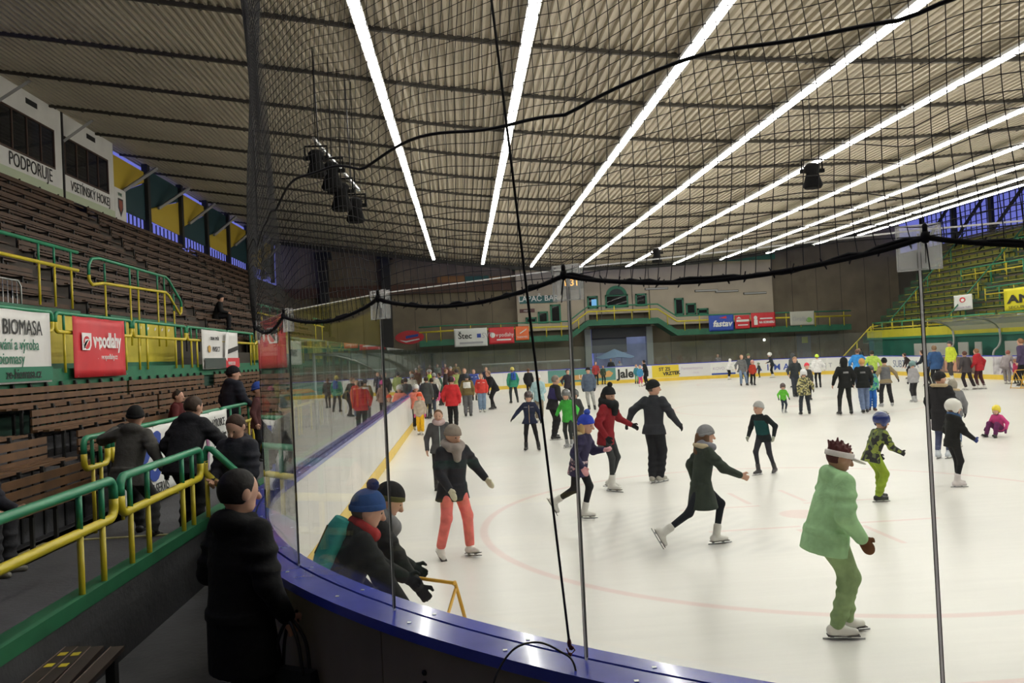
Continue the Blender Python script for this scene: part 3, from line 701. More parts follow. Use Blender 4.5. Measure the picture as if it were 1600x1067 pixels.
BY = mat('bay_yellow', (.55, .40, .04), .6); BT = mat('bay_teal', (.012, .05, .06), .6)
yb = [33.95, 37.8, 42.2, 46.3, 50.5, 55, 59, 62]
for k in range(7):
    a, c = yb[k], yb[k + 1]; L = c - a; zt = roof_z(PB) - 8.66
    r = empty('roof_bay', (PB - .1, a, 8.66), Q, 'yellow and teal panelled bay under the roof, %s after the press boxes' % ordinal(k), 'panel', 'panelled bays under the roof')
    if k % 2 == 0:
        MB().prism([(0, 0, .9), (L, 0, 2.3), (L, 0, zt - .35), (0, 0, zt - .35)], (0, .05, 0)).build('yellow_panel', BY, r); MB().prism([(0, 0, .55), (L, 0, .5), (L, 0, 2.25), (0, 0, .9)], (0, .05, 0)).build('teal_panel', BT, r)
    else:
        MB().prism([(0, 0, .6), (L, 0, .5), (L, 0, 2.2), (0, 0, 1.1)], (0, .05, 0)).build('yellow_panel', BY, r); MB().prism([(0, 0, 1.05), (L, 0, 2.25), (L, 0, zt - .15), (0, 0, zt - .15)], (0, .05, 0)).build('teal_panel', BT, r)
    MB().box(L - .28, L + .02, -.16, .1, -.1, zt).build('column', STEEL, r)
    MB().bar((L * .25, -.1, 1.3), (L * .8, -.75, 2.7), .12, .12).build('brace', mat('brace_grey', (.3, .3, .3), .5), r)
    mm = MB()
    for q in range(9): mm.box(L * q / 9, L * q / 9 + .05, -.01, .03, 0, .5)
    mm.build('mullion', STEEL, r)
# ================================================================ far end building
def XD(px, py, Y):
    c = Vector(((px - 800) / FPX, -(py - 533.5) / FPX, -1)); d = Vector((_x.dot(c), _y.dot(c), _z.dot(c))); t = Y / d.y
    return d.x * t, EYE + d.z * t
FAC = mat('facade_grey', (.50, .425, .325), .8, var=.12, scale=.6)
FGREEN = mat('facade_green', (.03, .20, .11), .5)
DARKG = glass_mat('bar_pane', (.10, .13, .13), .03, .006)
SX = 65.3
xa, _ = XD(808, 480, SX); xb, _ = XD(1208, 470, SX)
fa = empty('bar_building', (0, SX, 0), 0, 'pale grey bar building with green framed windows above the far boards', 'building')
MB().box(xa, gx0 - .1, 0, .68, 4.2, 9.3).box(gx0 - .1, gx1 + .1, 0, .68, 5.3, 9.3).box(gx1 + .1, xb, 0, .68, 4.2, 9.1).build('wall_front', FAC, fa)
MB().box(xa - .2, xb + .2, -.4, .68, 9.1, 9.5).build('roof_edge', GPANEL, fa)
for px in (913, 939, 988, 1015): x, _ = XD(px, 470, SX); MB().box(x - .04, x + .04, -.03, 0, 4.4, 9.1).build('downpipe', mat('dull_joint', (.16, .14, .11), .7), fa)
def win(p, grp=None):
    x0, z1 = XD(p[0], p[2], SX); x1, z0 = XD(p[1], p[3], SX)
    m = MB(); t = .13
    m.box(x0, x1, -.08, .0, z0, z0 + t).box(x0, x1, -.08, .0, z1 - t, z1).box(x0, x0 + t, -.08, 0, z0, z1).box(x1 - t, x1, -.08, 0, z0, z1)
    f = m.build('window', FGREEN, fa); MB().box(x0 + t, x1 - t, -.03, -.015, z0 + t, z1 - t).build('pane', DARKG, f); MB().box(x0 + t, x1 - t, -.012, -.004, z0 + t, z1 - t).build('blind', mat('window_dark', (.03, .045, .045), .6), f)
    return f
for p in ((821, 839, 496, 505), (840, 857, 487, 505), (859, 877, 476, 504), (917, 935, 463, 482), (945, 982, 461, 480), (992, 1011, 459, 478), (1053, 1069, 466, 492), (1071, 1088, 474, 491), (1089, 1107, 482, 491)):
    f = win(p)
    if p[0] == 917:
        x0, z1 = XD(924, 470, SX); MB().box(x0, x0 + .4, -.06, -.03, z1 - .5, z1 + .1).build('lit_screen', mat('screen_blue', (.2, .5, .9), .5, emit=.5), f)
x, z = XD(963, 461, SX); MB().prism([(x + .85 * math.cos(a), -.08, z + .75 * math.sin(a)) for a in np.linspace(0, PI, 14)], (0, .08, 0)).build('arched_window', FGREEN, fa); MB().prism([(x + .6 * math.cos(a), -.1, z + .5 * math.sin(a)) for a in np.linspace(.1, PI - .1, 12)], (0, .02, 0)).build('arched_pane', mat('window_dark', (.03, .045, .045), .6), fa)
x0, z0 = XD(812, 475, SX); x1, z1 = XD(870, 461, SX)
sg = empty('bar_sign', (x0, SX - .1, z0), 0, 'dark teal sign reading LAPAC BAR on the pale building', 'sign')
MB().box(0, x1 - x0, 0, .08, 0, z1 - z0).build('board', mat('sign_teal', (.02, .12, .12), .5), sg); text('LAPAČ BAR', .62, WHP, sg, (x1 - x0) / 2, .17, -.02, 'CENTER', bold=.01)
x0, z0 = XD(812, 489, SX); sg = empty('small_sign', (x0, SX - .06, z0), 0, 'small brown sign under the bar sign', 'sign'); MB().box(0, 1.2, 0, .05, 0, .3).build('board', mat('sign_brown', (.12, .05, .05), .6), sg); text('MENU', .2, WHP, sg, .6, .07, -.01, 'CENTER')
# scoreboard with orange digits
x0, z0 = XD(876, 452, 62.9); sb = empty('scoreboard', (x0, 62.9, z0), 0, 'dark scoreboard with small orange digits above the bar sign', 'scoreboard')
MB().box(0, 1.75, 0, .25, 0, 1.1).build('case', BLACK, sb); text('1:31', .72, mat('led_orange', (1, .42, .05), .5, emit=4), sb, .2, .25, -.02, bold=.012)
MB().box(.5, .56, .1, .16, 1.1, 11.9 - z0).box(1.2, 1.26, .1, .16, 1.1, 11.9 - z0).build('hanger', STEEL, sb)
# balcony: stepped walkway with green slab and yellow rail
BYD = 63.4
bal = empty('balcony', (0, BYD, 0), 0, 'stepped balcony with green slab and yellow railing across the far wall', 'balcony')
PTS = [(655, 527), (700, 524), (889, 517), (919, 494), (1028, 490), (1058, 509), (1105, 507), (1240, 503), (1330, 500)]
WP = [XD(px, py, BYD) for px, py in PTS]
for (x0, z0), (x1, z1) in zip(WP[:-1], WP[1:]):
    MB().prism([(x0, 0, z0 - .75), (x1, 0, z1 - .75), (x1, 0, z1 - .3), (x0, 0, z0 - .3)], (0, 1.85, 0)).build('slab', GPANEL, bal)
def follow(dz): return [(x, 0, z + dz) for x, z in WP]
MB().tube(follow(.75), .06, 6).build('top_rail', FGREEN, bal); MB().tube(follow(.35), .07, 6).build('lower_rail', YELL, bal)
for (x0, z0), (x1, z1) in zip(WP[:-1], WP[1:]):
    L = math.hypot(x1 - x0, z1 - z0); k = max(1, int(L / 1.1))
    for i in range(k):
        t = (i + .5) / k; x = x0 + t * (x1 - x0); z = z0 + t * (z1 - z0)
        if i % 2: MB().tube([(x, 0, z - .4), (x, 0, z + .75)], .04, 6).build('post', YELL, bal)
        else: MB().tube([(x, 0, z - .4), (x, 0, z + .36)], .04, 6).build('post', YELL, bal)
# banners hung on the balcony
def fbanner(px0, px1, pyt, pyb, label, m, **k):
    x0, zt = XD(px0, pyt, BYD - .09); x1, zb = XD(px1, pyb, BYD - .09)
    return banner('banner', label, (x0, BYD - .09, zb), 0, x1 - x0, zt - zb, m, **k), x1 - x0, zt - zb
b, W, H = fbanner(709, 762, 514, 540, 'white banner with dark lettering left of the red ones on the balcony', VINYL); text('Štec', .62, INK, b, .3, .62, -.05, bold=.01); patch(b, 1.75, 2.05, .65, .95, BLUEP, -.04); text('SVT', .55, mat('faint_print', (.4, .4, .42), .7), b, 2.1, .62, -.05); patch(b, .4, 2.2, .2, .36, mat('faint_print', (.4, .4, .42), .7), -.04)
b, W, H = fbanner(763, 804, 512, 536, 'red balcony banner with white lettering beside the white one', RED); text('v·podlahy', .42, WHP, b, .55, .55, -.05, sx=.85); disc(b, .3, .68, .2, .2, WHP, -.04); patch(b, .6, 1.7, .25, .36, WHP, -.04)
b, W, H = fbanner(805, 827, 510, 531, 'square orange banner with a white slash on the balcony', mat('orange_vinyl', (.80, .16, .04), .5)); poly(b, [(.35, .5), (.85, .8), (.85, .88), (.3, .55)], WHP, -.04); text('THERMES', .2, WHP, b, .08, .18, -.05)
b, W, H = fbanner(1107, 1147, 493, 516, 'blue balcony banner with bold slanted white lettering', mat('blue_vinyl', (.03, .08, .42), .5)); text('fastav', .66, WHP, b, .3, .35, -.05, shear=.2, bold=.02); poly(b, [(.8, 1.0), (1.4, 1.15), (1.4, .95)], REDP, -.04)
b, W, H = fbanner(1148, 1172, 493, 513, 'narrow red balcony banner between the blue and the long red one', RED, ph=1); patch(b, .1, 1.1, .55, .72, WHP, -.04); patch(b, .2, 1.0, .25, .33, WHP, -.04); poly(b, [(.1, .8), (.3, .95), (.5, .8)], WHP, -.04)
b, W, H = fbanner(1173, 1212, 489, 510, 'long red balcony banner with a white figure and lettering', RED, ph=2); disc(b, .35, .75, .14, .16, WHP, -.04); patch(b, .22, .5, .2, .6, WHP, -.04); text('NA KORNERU', .24, WHP, b, .62, .3, -.05, sx=.8, bold=.01); patch(b, .7, 1.7, .62, .72, WHP, -.04)
b, W, H = fbanner(1234, 1273, 487, 507, 'faded white banner with green smudges at the right end of the balcony', mat('aged_vinyl', (.5, .49, .42), .6), ph=3); text('Grafix', .5, mat('faint_print', (.4, .4, .42), .7), b, .15, .35, -.05); disc(b, 1.5, .4, .25, .2, mat('green_smudge', (.2, .42, .1), .6), -.04)
# oval emblem on the wall, small lit square, wall lamps, door
x, z = XD(640, 527, FY - .05)
em = empty('oval_emblem', (x, FY - .05, z), 0, 'red oval emblem with a blue bar painted board on the dark far wall', 'sign'); MB().prism([(1.05 * math.cos(a) * (1 + .1 * math.cos(2 * a)), -.03, .55 * math.sin(a)) for a in np.linspace(0, 2 * PI, 25)[:-1]], (0, .06, 0)).build('board', RED, em)
poly(em, [(-.3, -.1), (.7, .05), (.7, .25), (-.3, .12)], BLUEP, -.04); poly(em, [(-.8, -.2), (-.3, -.4), (.8, -.2), (.75, -.12), (-.3, -.28)], WHP, -.04)
x0, z0 = XD(1246, 556, FY - .03); x1, z1 = XD(1266, 521, FY - .03)
d = MB().box(x0, x1, FY - .06, FY, .0, z1).build('door_1', mat('grey_door', (.2, .2, .21), .6)); tag(d, kind='structure'); x, z = XD(1253, 536, FY - .07); MB().box(x, x + .5, FY - .07, FY - .06, z, z + .5).build('notice', mat('lime_paper', (.45, .5, .06), .6), d)
for px, py in ((1194, 531), (1146, 526)):
    x, z = XD(px, py, FY - .1); l = empty('wall_lamp', (x, FY - .1, z), 0, 'small wall lamp %s' % ('glowing white on the dark far wall' if px == 1194 else 'strip under the balcony right of the gate'), 'lamp')
    if px == 1194: MB().ball((0, -.02, 0), .11, 8).build('bulb', mat('bulb_glow', (1, .95, .85), .5, emit=6), l); MB().box(-.1, .1, .02, .1, -.1, .1).build('base', STEEL, l)
    else: MB().box(0, 3.4, -.05, 0, .2, .28).build('tube', mat('dull_tube', (.45, .45, .42), .4), l); MB().box(0, 3.4, 0, .08, .2, .32).build('base', STEEL, l)
for k, (px, py) in enumerate(((1026, 450), (1104, 453), (1180, 457), (1136, 454))):
    x, z = XD(px, py, SX - .1); l = empty('wall_lamp', (x, SX - .15, z - .1), 0, 'white strip lamp under the roof edge of the bar building, %s from the left' % ordinal((0, 1, 3, 2)[k]), 'lamp', 'strip lamps on the bar building'); MB().box(-.9, .9, 0, .1, 0, .12).build('cover', mat('dull_tube', (.45, .45, .42), .4), l); MB().box(-.95, .95, .1, .15, -.03, .15).build('base', STEEL, l)
# portal and what stands in the open gate
po = empty('gate_portal', (0, FY - .62, 0), 0, 'pale posts and dark lintel of the open gate at the far end', 'gate')
for px in (919, 1015): x, _ = XD(px, 545, FY - .4); MB().box(x - .25, x + .25, 0, .5, 0, 4.15).build('post', mat('portal_grey', (.32, .34, .34), .6), po)
MB().box(gx0 + .1, gx1 - .1, .1, .4, gz1 - .75, 4.15).build('lintel', mat('portal_dark', (.06, .06, .07), .7), po)
x, _ = XD(979, 550, FY); MB().box(gx0 + .1, x, .42, .5, 2.2, gz1).build('shutter', mat('shutter_slate', (.10, .105, .13), .6), po)
tag(MB().box(gx0 - 8, gx1 + 8, FY + .3, 90, -.2, 0).build('floor_yard', CONC), kind='structure')
tag(MB().box(gx0 + 2, gx1 + 4, 77, 77.3, 0, 6).build('wall_yard', mat('yard_pale', (.6, .66, .75), .8, var=.3, scale=.6)), kind='structure')
yl = empty('added_yard_light', (gx1 + 2.5, 70, 5.2), 0, 'added unseen light that brightens the yard beyond the far gate', 'lamp'); MB().ball((0, 0, 0), .25, 8).build('bulb', mat('added_yard_glow', (.9, .95, 1), .5, emit=160), yl); MB().tube([(0, .1, .2), (0, .1, -5.2)], .06).build('pole', STEEL, yl)  # added light, out of view, only to brighten the yard behind the gate
x, z = XD(960, 552, 64.4); um = empty('parasol', (x, 64.4, 0), 0, 'pale blue parasol open in the far gate', 'umbrella')
MB().add([(0, 0, z + .35)] + [(1.55 * math.cos(a), 1.3 * math.sin(a), z - .35 + .06 * math.cos(4 * a)) for a in np.linspace(0, 2 * PI, 17)[:-1]], [(0, 1 + k, 1 + (k + 1) % 16) for k in range(16)]).build('canopy', mat('parasol_blue', (.25, .38, .60), .7), um); MB().tube([(0, 0, 0), (0, 0, z + .3)], .03).build('pole', ALU, um)
bar = empty('counter', (gx0 - 8.7, 64.6, 0), 0, 'low pale counter with glass front left of the far gate', 'counter'); MB().box(0, 7.6, 0, .8, .1, 1.7).build('body', mat('counter_grey', (.22, .21, .18), .7), bar); MB().box(-.1, 7.7, -.1, .9, 1.7, 1.8).build('top', mat('dull_tube', (.45, .45, .42), .4), bar)
for k in range(3): MB().box(.3 + 2.5 * k, 2.5 + 2.5 * k, -.03, 0, .9, 1.6).build('panel', mat('dull_joint', (.16, .14, .11), .7), bar)
# ---------------------------------------------------------------- adverts on the boards
def advert(x0, x1, m, parent=brd):
    lo = Vector(brd.location); o = MB().box(0, x1 - x0, -.006, 0, 0, .88).build('advert', m, parent); o.location = Vector((x0, RY1 - .002, .26)) - lo; return o
def bx(px): return XD(px, 585, RY1)[0]
LILAC = mat('lilac_print', (.45, .35, .5), .6); TEALV = mat('teal_vinyl', (.10, .27, .24), .5); YV = mat('yellow_vinyl', (.72, .55, .04), .5)
a = advert(bx(783), bx(812), RED); disc(a, .4, .5, .25, .25, WHP, -.012); patch(a, .7, 1.2, .35, .55, WHP, -.012)
a = advert(bx(856), bx(962), TEALV); poly(a, [(.5, .2), (1.0, .45), (3.9, .5), (4.4, .7), (4.7, .5), (4.5, .25), (2.5, .12)], mat('orange_print', (.6, .33, .12), .6), -.012); text('LUNI', .42, WHP, a, 2.2, .22, -.02)
a = advert(bx(963), bx(1011), VINYL); text('Jale', .85, INK, a, .08, .14, -.012, bold=.03); disc(a, 2.0, .45, .22, .32, REDP, -.012); disc(a, 2.0, .58, .1, .12, WHP, -.017); disc(a, 2.0, .32, .1, .12, WHP, -.017)
a = advert(bx(1019), bx(1061), YV); text('ST ZS', .34, INK, a, .5, .48, -.012, bold=.01); text('VRZTEK', .34, INK, a, .8, .14, -.012, bold=.015, rz=-.05)
a = advert(bx(1062), bx(1111), mat('pale_vinyl', (.66, .65, .66), .5)); text('Fermentorna', .30, LILAC, a, .12, .48, -.012); text('s.r.o.', .22, LILAC, a, 1.0, .2, -.012)
a = advert(bx(1112), bx(1148), VINYL); patch(a, 0, 1.75, 0, .12, BLUEP, -.012); text('KOVO', .3, LILAC, a, .1, .35, -.012)
ca = (RX1 - RR, RY1 - RR)
def arc_letters(s, a0, step, size, m, z=.45):
    for k, ch in enumerate(s):
        a = math.radians(a0 - step * k)
        o = text(ch, size, m, brd, 0, 0, 0, 'CENTER', bold=.01); o.location = Vector((ca[0] + (RR - .012) * math.cos(a), ca[1] + (RR - .012) * math.sin(a), z)) - Vector(brd.location); o.rotation_euler = (PI / 2, 0, a - PI / 2)
arc_letters('AIMAX', 79, 5.2, .62, BLUEP, .42); arc_letters('CONT', 50, 4.0, .42, mat('faint_print', (.4, .4, .42), .7), .5); arc_letters('STAV', 32, 3.6, .3, INK, .6)
def side_advert(y0, y1, m):
    o = MB().box(0, y1 - y0, -.006, 0, 0, .88).build('advert', m, brd); o.location = Vector((RX1 - .002, y1, .26)) - Vector(brd.location); o.rotation_euler = (0, 0, -Q); return o
a = side_advert(46, 51.5, VINYL); text('SUBTERRA', .62, mat('slate_blue', (.1, .13, .25), .6), a, 1.2, .25, -.012)
a = side_advert(41.5, 45.5, mat('brown_photo', (.16, .10, .08), .5, var=.6, scale=3)); patch(a, .8, 1.9, .1, .8, mat('skin_print', (.5, .25, .16), .6), -.012)
a = side_advert(36.5, 40.5, mat('grey_photo', (.45, .42, .45), .5, var=.5, scale=3)); poly(a, [(.6, .05), (1.0, .8), (1.3, .8), (1.4, .4), (1.8, .05), (1.3, .3)], mat('purple_print', (.10, .07, .14), .6), -.012); poly(a, [(2.2, .05), (2.5, .8), (3.0, .75), (3.0, .3), (3.3, .1), (2.6, .25)], mat('purple_print', (.10, .07, .14), .6), -.012)
a = side_advert(31, 35.5, VINYL); text('HOKEJ', .5, BLUEP, a, .8, .25, -.012)
# ================================================================ right stand
RXB = 29.2
RY_ = mat('stand_yellow', (.27, .26, .03), .6, var=.15, scale=1.2); RG = mat('stand_dark_green', (.03, .075, .04), .7, var=.2, scale=1)
tag(MB().box(RXB, RXB + .3, 8, 58, 0, 2.35).build('wall_stand_right', mat('stand_wall_green', (.015, .13, .09), .6, var=.15, scale=1)), kind='structure')
tr = MB(); rowsR = [(29.75 + .485 * i, 2.5 + .50 * i) for i in range(13)]
for i, (x, z) in enumerate(rowsR): tr.box(x, 36, 6, 60, z - .50, z)
tag(tr.build('floor_stand_right', RG), kind='structure')
secR = ((8, 18), (19, 29), (30, 39.5), (40.5, 48.5), (49.5, 58.5))
for k, (a, c) in enumerate(secR):
    L = c - a; rm = MB().box(0, .04, 0, L, 0, .30).mesh('riser'); st_ = MB().box(-.10, .10, 0, L, -.025, .025).mesh('seat_board'); bk = MB().box(0, .03, 0, L, .0, .10).mesh('back_board')
    fm = MB()
    for y in np.arange(.4, L, 1.6): fm.box(.35, .39, y, y + .05, 0, .74); fm.box(.16, .36, y, y + .05, .34, .38)
    fm = fm.mesh('bench_frame')
    for i, (x, z) in enumerate(rowsR):
        r = empty('stand_bench', (x, a, z), 0, 'yellow bench of the right stand, %s row up, %s section from the near end' % (ordinal(i), ordinal(k)), 'bench', 'benches of the right stand')
        link('riser', rm, RY_, r).location = (.42, 0, 0); link('seat_board', st_, RY_, r).location = (.24, 0, .40); link('back_board', bk, mat('dark_wood', (.06, .045, .03), .7), r).location = (.36, 0, .66); tag(link('bench_frame', fm, RG, r), kind='stuff')
def small_rail(y0, y1, x, z, label, group):
    r = empty('stand_rail', (x, y0, z), 0, label, 'railing', group); L = y1 - y0
    MB().tube([(0, 0, 1.05), (0, L, 1.05)], .045, 6).build('top_pipe', GREEN, r); MB().tube([(0, 0, .65), (0, L, .65)], .045, 6).build('lower_pipe', YELL, r)
    k = max(2, int(L / 1.3))
    for i in range(k + 1): MB().tube([(0, L * i / k, 0), (0, L * i / k, 1.05)], .035, 6).build('post', YELL if i % 2 else GREEN, r)
for k in range(7): small_rail(9 + 7 * k, 15.6 + 7 * k, RXB + .15, 2.38, 'green and yellow front rail of the right stand, %s length from near end' % ordinal(k), 'rails of the right stand front')
for k, (y0, y1, x, z) in enumerate(((20, 27, 31.2, 4.0), (31, 38, 31.2, 4.0), (41, 47.5, 31.2, 4.0), (24, 29, 32.6, 5.5), (36, 41, 32.6, 5.5), (46, 52, 32.6, 5.5), (30, 36, 34.1, 7.0), (44, 50, 34.1, 7.0))):
    small_rail(y0, y1, x, z, 'short rail inside the right stand, %s from lowest near to highest far' % ordinal(k), 'rails inside the right stand')
for k in range(5):
    y = (18.5, 29.5, 40, 49, 56)[k]; r = empty('aisle_rail', (29.75, y, 2.5), 0, 'slanted aisle handrail of the right stand, %s from the near end' % ordinal(k), 'railing', 'aisle rails of the right stand')
    MB().tube([(0, 0, 1.0), (5.8, 0, 6.98)], .04, 6).build('handrail', FGREEN, r)
    for q in range(7): MB().tube([(.2 + .9 * q, 0, .93 * q - .1), (.2 + .9 * q, 0, 1.2 + .928 * q)], .035, 6).build('post', GREEN if q % 2 else YELL, r)
r = empty('stair_rail', (27.4, 58.4, .1), 0, 'slanted yellow stair rail at the far end of the right stand', 'railing'); MB().tube([(-1.4, 0, .95), (0, 0, 1.0), (2.2, 0, 3.1), (4.5, 0, 3.25)], .05, 6).build('handrail', YELL, r)
for x, z in ((-1.3, .95), (0, 1.0), (1.1, 2.05), (2.2, 3.1), (3.6, 3.2)): MB().tube([(x, 0, 0), (x, 0, z)], .045, 6).build('post', YELL, r)
def YW(px, py, X):
    c = Vector(((px - 800) / FPX, -(py - 533.5) / FPX, -1)); d = Vector((_x.dot(c), _y.dot(c), _z.dot(c))); t = X / d.x
    return d.y * t, EYE + d.z * t
y1, z1 = YW(1490, 462, 30.4); y0, z0 = YW(1520, 483, 30.4)
b = banner('banner', 'small white banner with a red emblem in the right stand', (30.4, y1, z0), -Q, y1 - y0, z1 - z0, VINYL); W = y1 - y0
disc(b, W * .5, (z1 - z0) * .66, W * .16, .16, REDP, -.04); disc(b, W * .52, (z1 - z0) * .64, W * .09, .09, WHP, -.047); text('DANVIKTUM', .17, LILAC, b, W * .12, .1, -.05, sx=1.5)
y1, z1 = YW(1568, 452, 30.4); y0, z0 = YW(1668, 478, 30.4)
b = banner('banner', 'bright yellow banner with black lettering at the right frame edge', (30.4, y1, z0), -Q, y1 - y0, z1 - z0, mat('bright_yellow_vinyl', (.75, .66, .02), .5)); text('ANiMA', .62, INK, b, .35, .42, -.05, sx=2.2, bold=.02); text('SECURITY SERVICE', .22, INK, b, .4, .1, -.05, sx=2.0)
# upper windows on the right: sky behind a dark lattice
mu = empty('window_lattice', (36.05, 7.4, 9.15), 0, 'dark lattice of the upper windows with dusk sky behind, above the right stand', 'lattice')
for k in range(14): MB().box(-.12, .12, 4.2 * k, 4.2 * k + .35, 0, 2.6).build('column', STEEL, mu)
for k in range(13): MB().bar((0, 4.2 * k + 4.2, .2), (0, 4.2 * k + .9, 2.5), .12, .20).build('brace', STEEL, mu)
lt = MB()
for z in (.1, .55, 1.0, 1.45, 1.9, 2.35): lt.box(-.03, .03, 0, 54.6, z, z + .04)
for y in np.arange(0, 54.6, .6): lt.box(-.03, .03, y, y + .04, 0, 2.6)
lt.build('glazing_bars', STEEL, mu)
# arched clear canopy over the players' bench on the right and the row of wall pads
def canopy(y0, y1, x0, x1, z0, z1, label, m, name='bench_canopy', ns=5):
    r = empty(name, (x0, y0, 0), 0, label, 'canopy'); L = y1 - y0; W = x1 - x0; s = 1 if W > 0 else -1
    P = [(0, z0)] + [(W * t, z0 + (z1 - z0) * math.sin(PI / 2 * t) ** .8) for t in (.1, .25, .45, .7, 1)]
    vs = [(x, y, z + o) for y in (0, L) for o in (0, .04) for x, z in P]; n = len(P); fs = []
    for q in range(n - 1): fs += [(q, q + 1, 2 * n + q + 1, 2 * n + q), (n + q, 3 * n + q, 3 * n + q + 1, n + q + 1)]
    MB().add(vs, fs).build('cover', m, r)
    for k in range(ns):
        y = L * k / (ns - 1); MB().tube([(x, y, z - .03) for x, z in P], .04, 6).build('rib', ALU, r); MB().tube([(W, y, 0), (W, y, z1)], .05, 6).build('post', ALU, r)
    return r
def bench_roof(y0, y1, label):
    r = empty('bench_canopy', (27.1, y0, 0), 0, label, 'canopy', 'canopies over the players benches'); L = y1 - y0
    P = [(0, 3.25), (.3, 3.27), (.8, 3.22), (1.3, 3.08), (1.7, 2.85), (1.9, 2.6)]; n = len(P); vs = [(x, y, z + o) for y in (0, L) for o in (0, .03) for x, z in P]; fs = []
    for q in range(n - 1): fs += [(q, q + 1, 2 * n + q + 1, 2 * n + q), (n + q, 3 * n + q, 3 * n + q + 1, n + q + 1)]
    MB().add(vs, fs).build('cover', glass_mat('canopy_clear', (.80, .83, .83), .38, .04), r)
    for k in range(4):
        y = .1 + (L - .2) * k / 3; MB().tube([(x, y, z - .04) for x, z in P], .035, 6).build('rib', ALU, r); MB().tube(smooth_pts([(1.9, y, 2.6), (1.95, y, 2.0), (1.8, y, 1.6), (1.5, y, 1.25), (1.45, y, 0)], 4), .06, 8).build('leg', mat('dull_tube', (.45, .45, .42), .4), r)
bench_roof(20, 33, 'clear curved canopy over the players bench beyond the right frame edge')
bench_roof(34.5, 47.5, 'clear curved canopy over the players bench in the right stand corner')
yf = empty('yellow_fascia', (RXB - .1, 8, 2.38), 0, 'long yellow fascia panel along the front of the right stand', 'panel')
for k in range(10): MB().box(-.02, .1, 5 * k + .02, 5 * k + 4.98, 0, .52).build('panel', mat('fascia_yellow', (.52, .47, .03), .5, var=.12, scale=1.2), yf)
MB().box(-.04, .1, 0, 50, -.14, 0).build('lower_beam', FGREEN, yf)
for k, (px0, px1) in enumerate(((1428, 1483), (1497, 1513), (1523, 1534), (1570, 1600))):
    ya, zt = YW(px0, 541, 28.6); yb2, zb_ = YW(px1, 557, 28.6); r = empty('players_bench', (28.6, yb2, 1.05), 0, 'pale players bench backboard behind the right boards, %s from the left' % ordinal(k), 'bench', 'players bench backboards')
    MB().box(0, .06, 0, ya - yb2, 0, .85).build('board', mat('pad_pale', (.42, .42, .38), .6), r); MB().box(-.4, 0, 0, ya - yb2, -.15, -.08).build('seat', WOOD, r)
    MB().box(-.3, -.2, .2, .3, -.95, -.15).box(-.3, -.2, ya - yb2 - .3, ya - yb2 - .2, -.95, -.15).build('leg', STEEL, r)
# grey canopies by the left boards
TENT = mat('tent_grey', (.20, .23, .22), .6); TENTW = mat('tent_white', (.55, .56, .55), .6)
canopy(24, 31, -2.25, -4.3, 1.95, 2.75, 'grey arched canopy over the bench beside the left boards', TENT)
canopy(34, 44, -2.25, -4.3, 2.0, 2.8, 'pale arched canopy further along the left boards', TENTW)
# small sign disc on a post by the left boards
sp = empty('round_sign', (-2.7, 40, .1), 0, 'pale round sign on a post behind the left boards', 'sign'); MB().tube([(0, 0, 0), (0, 0, 2.2)], .05, 6).build('post', ALU, sp); MB().prism([(.4 * math.cos(a), -.06, 1.9 + .6 * math.sin(a)) for a in np.linspace(0, 2 * PI, 20)[:-1]], (0, .03, 0)).build('disc', mat('dull_tube', (.45, .45, .42), .4), sp)
# far left dark columns on the end wall and high band
for k, px in enumerate((508, 605)):
    x, zt = XD(px, 395, 65.5); x, zb_ = XD(px, 480, 65.5); c = MB().box(x - .35, x + .35, 65.2, 65.98, 0, zt).box(x - .6, x + .6, 65.1, 65.98, zt - .5, zt).build('column_%d' % (k + 1), STEEL); tag(c, kind='structure')
band = MB(); xl, zl = XD(430, 425, 65.6); xr, zr = XD(800, 462, 65.6); band.box(xl, xr, 65.5, 65.98, zl - 2.2, zl - 1.4); tag(band.build('trim_8', mat('rust_beam', (.10, .05, .03), .7)), kind='structure')
pz = empty('wall_panel', (0, 65.6, 0), 0, 'row of orange and green panels under the roof at the far left', 'panel')
for px0, px1, c in ((683, 726, (.25, .12, .03)), (727, 764, (.02, .10, .08)), (765, 800, (.25, .12, .03))):
    x0, zt = XD(px0, 432, 65.6); x1, zb_ = XD(px1, 443, 65.6); MB().box(x0, x1, 0, .2, zb_, zt).build('panel', mat('panel_%d' % px0, c, .6), pz)
for px, py, c in ((1170, 424, (.5, .36, .03)),):
    x, z = XD(px, py, 65.6); MB().box(x - 1, x + 1, 0, .2, z - .9, z + .9).build('panel', mat('panel_y', c, .6), pz)
# ================================================================ things hanging from the roof
HB = mat('fitting_black', (.006, .006, .006), .9, spec=.1)
def spot(px, py, Y, s, label, drop):
    x, z = XD(px, py, Y); r = empty('hanging_speaker', (x, Y, z), 0, label, 'loudspeaker', 'black fittings hanging from the roof')
    MB().tube([(0, 0, -.42 * s), (0, 0, -.36 * s), (.0, 0, -.05 * s), (0, 0, .12 * s), (0, 0, .2 * s)], [.20 * s, .24 * s, .15 * s, .2 * s, .12 * s], 12).build('body', HB, r)
    MB().tube([(-.26 * s, 0, .02), (-.26 * s, 0, .3 * s), (.26 * s, 0, .3 * s), (.26 * s, 0, .02)], .025 * s, 6).box(-.3 * s, .3 * s, -.05, .05, -.03, .06).build('bracket', HB, r)
    zr = roof_z(x) - z; MB().tube([(0, 0, .3 * s), (.02, 0, zr)], .012, 5).build('hanger', HB, r)
spot(494, 248, 20, 1.0, 'black cylindrical fitting highest of the hanging cluster at left', 0)
spot(518, 268, 20.6, 1.1, 'black fitting second in the hanging cluster', 0); spot(533, 300, 21.4, 1.15, 'black fitting third in the hanging cluster', 0); spot(555, 322, 22.3, 1.05, 'black fitting lowest in the hanging cluster', 0)
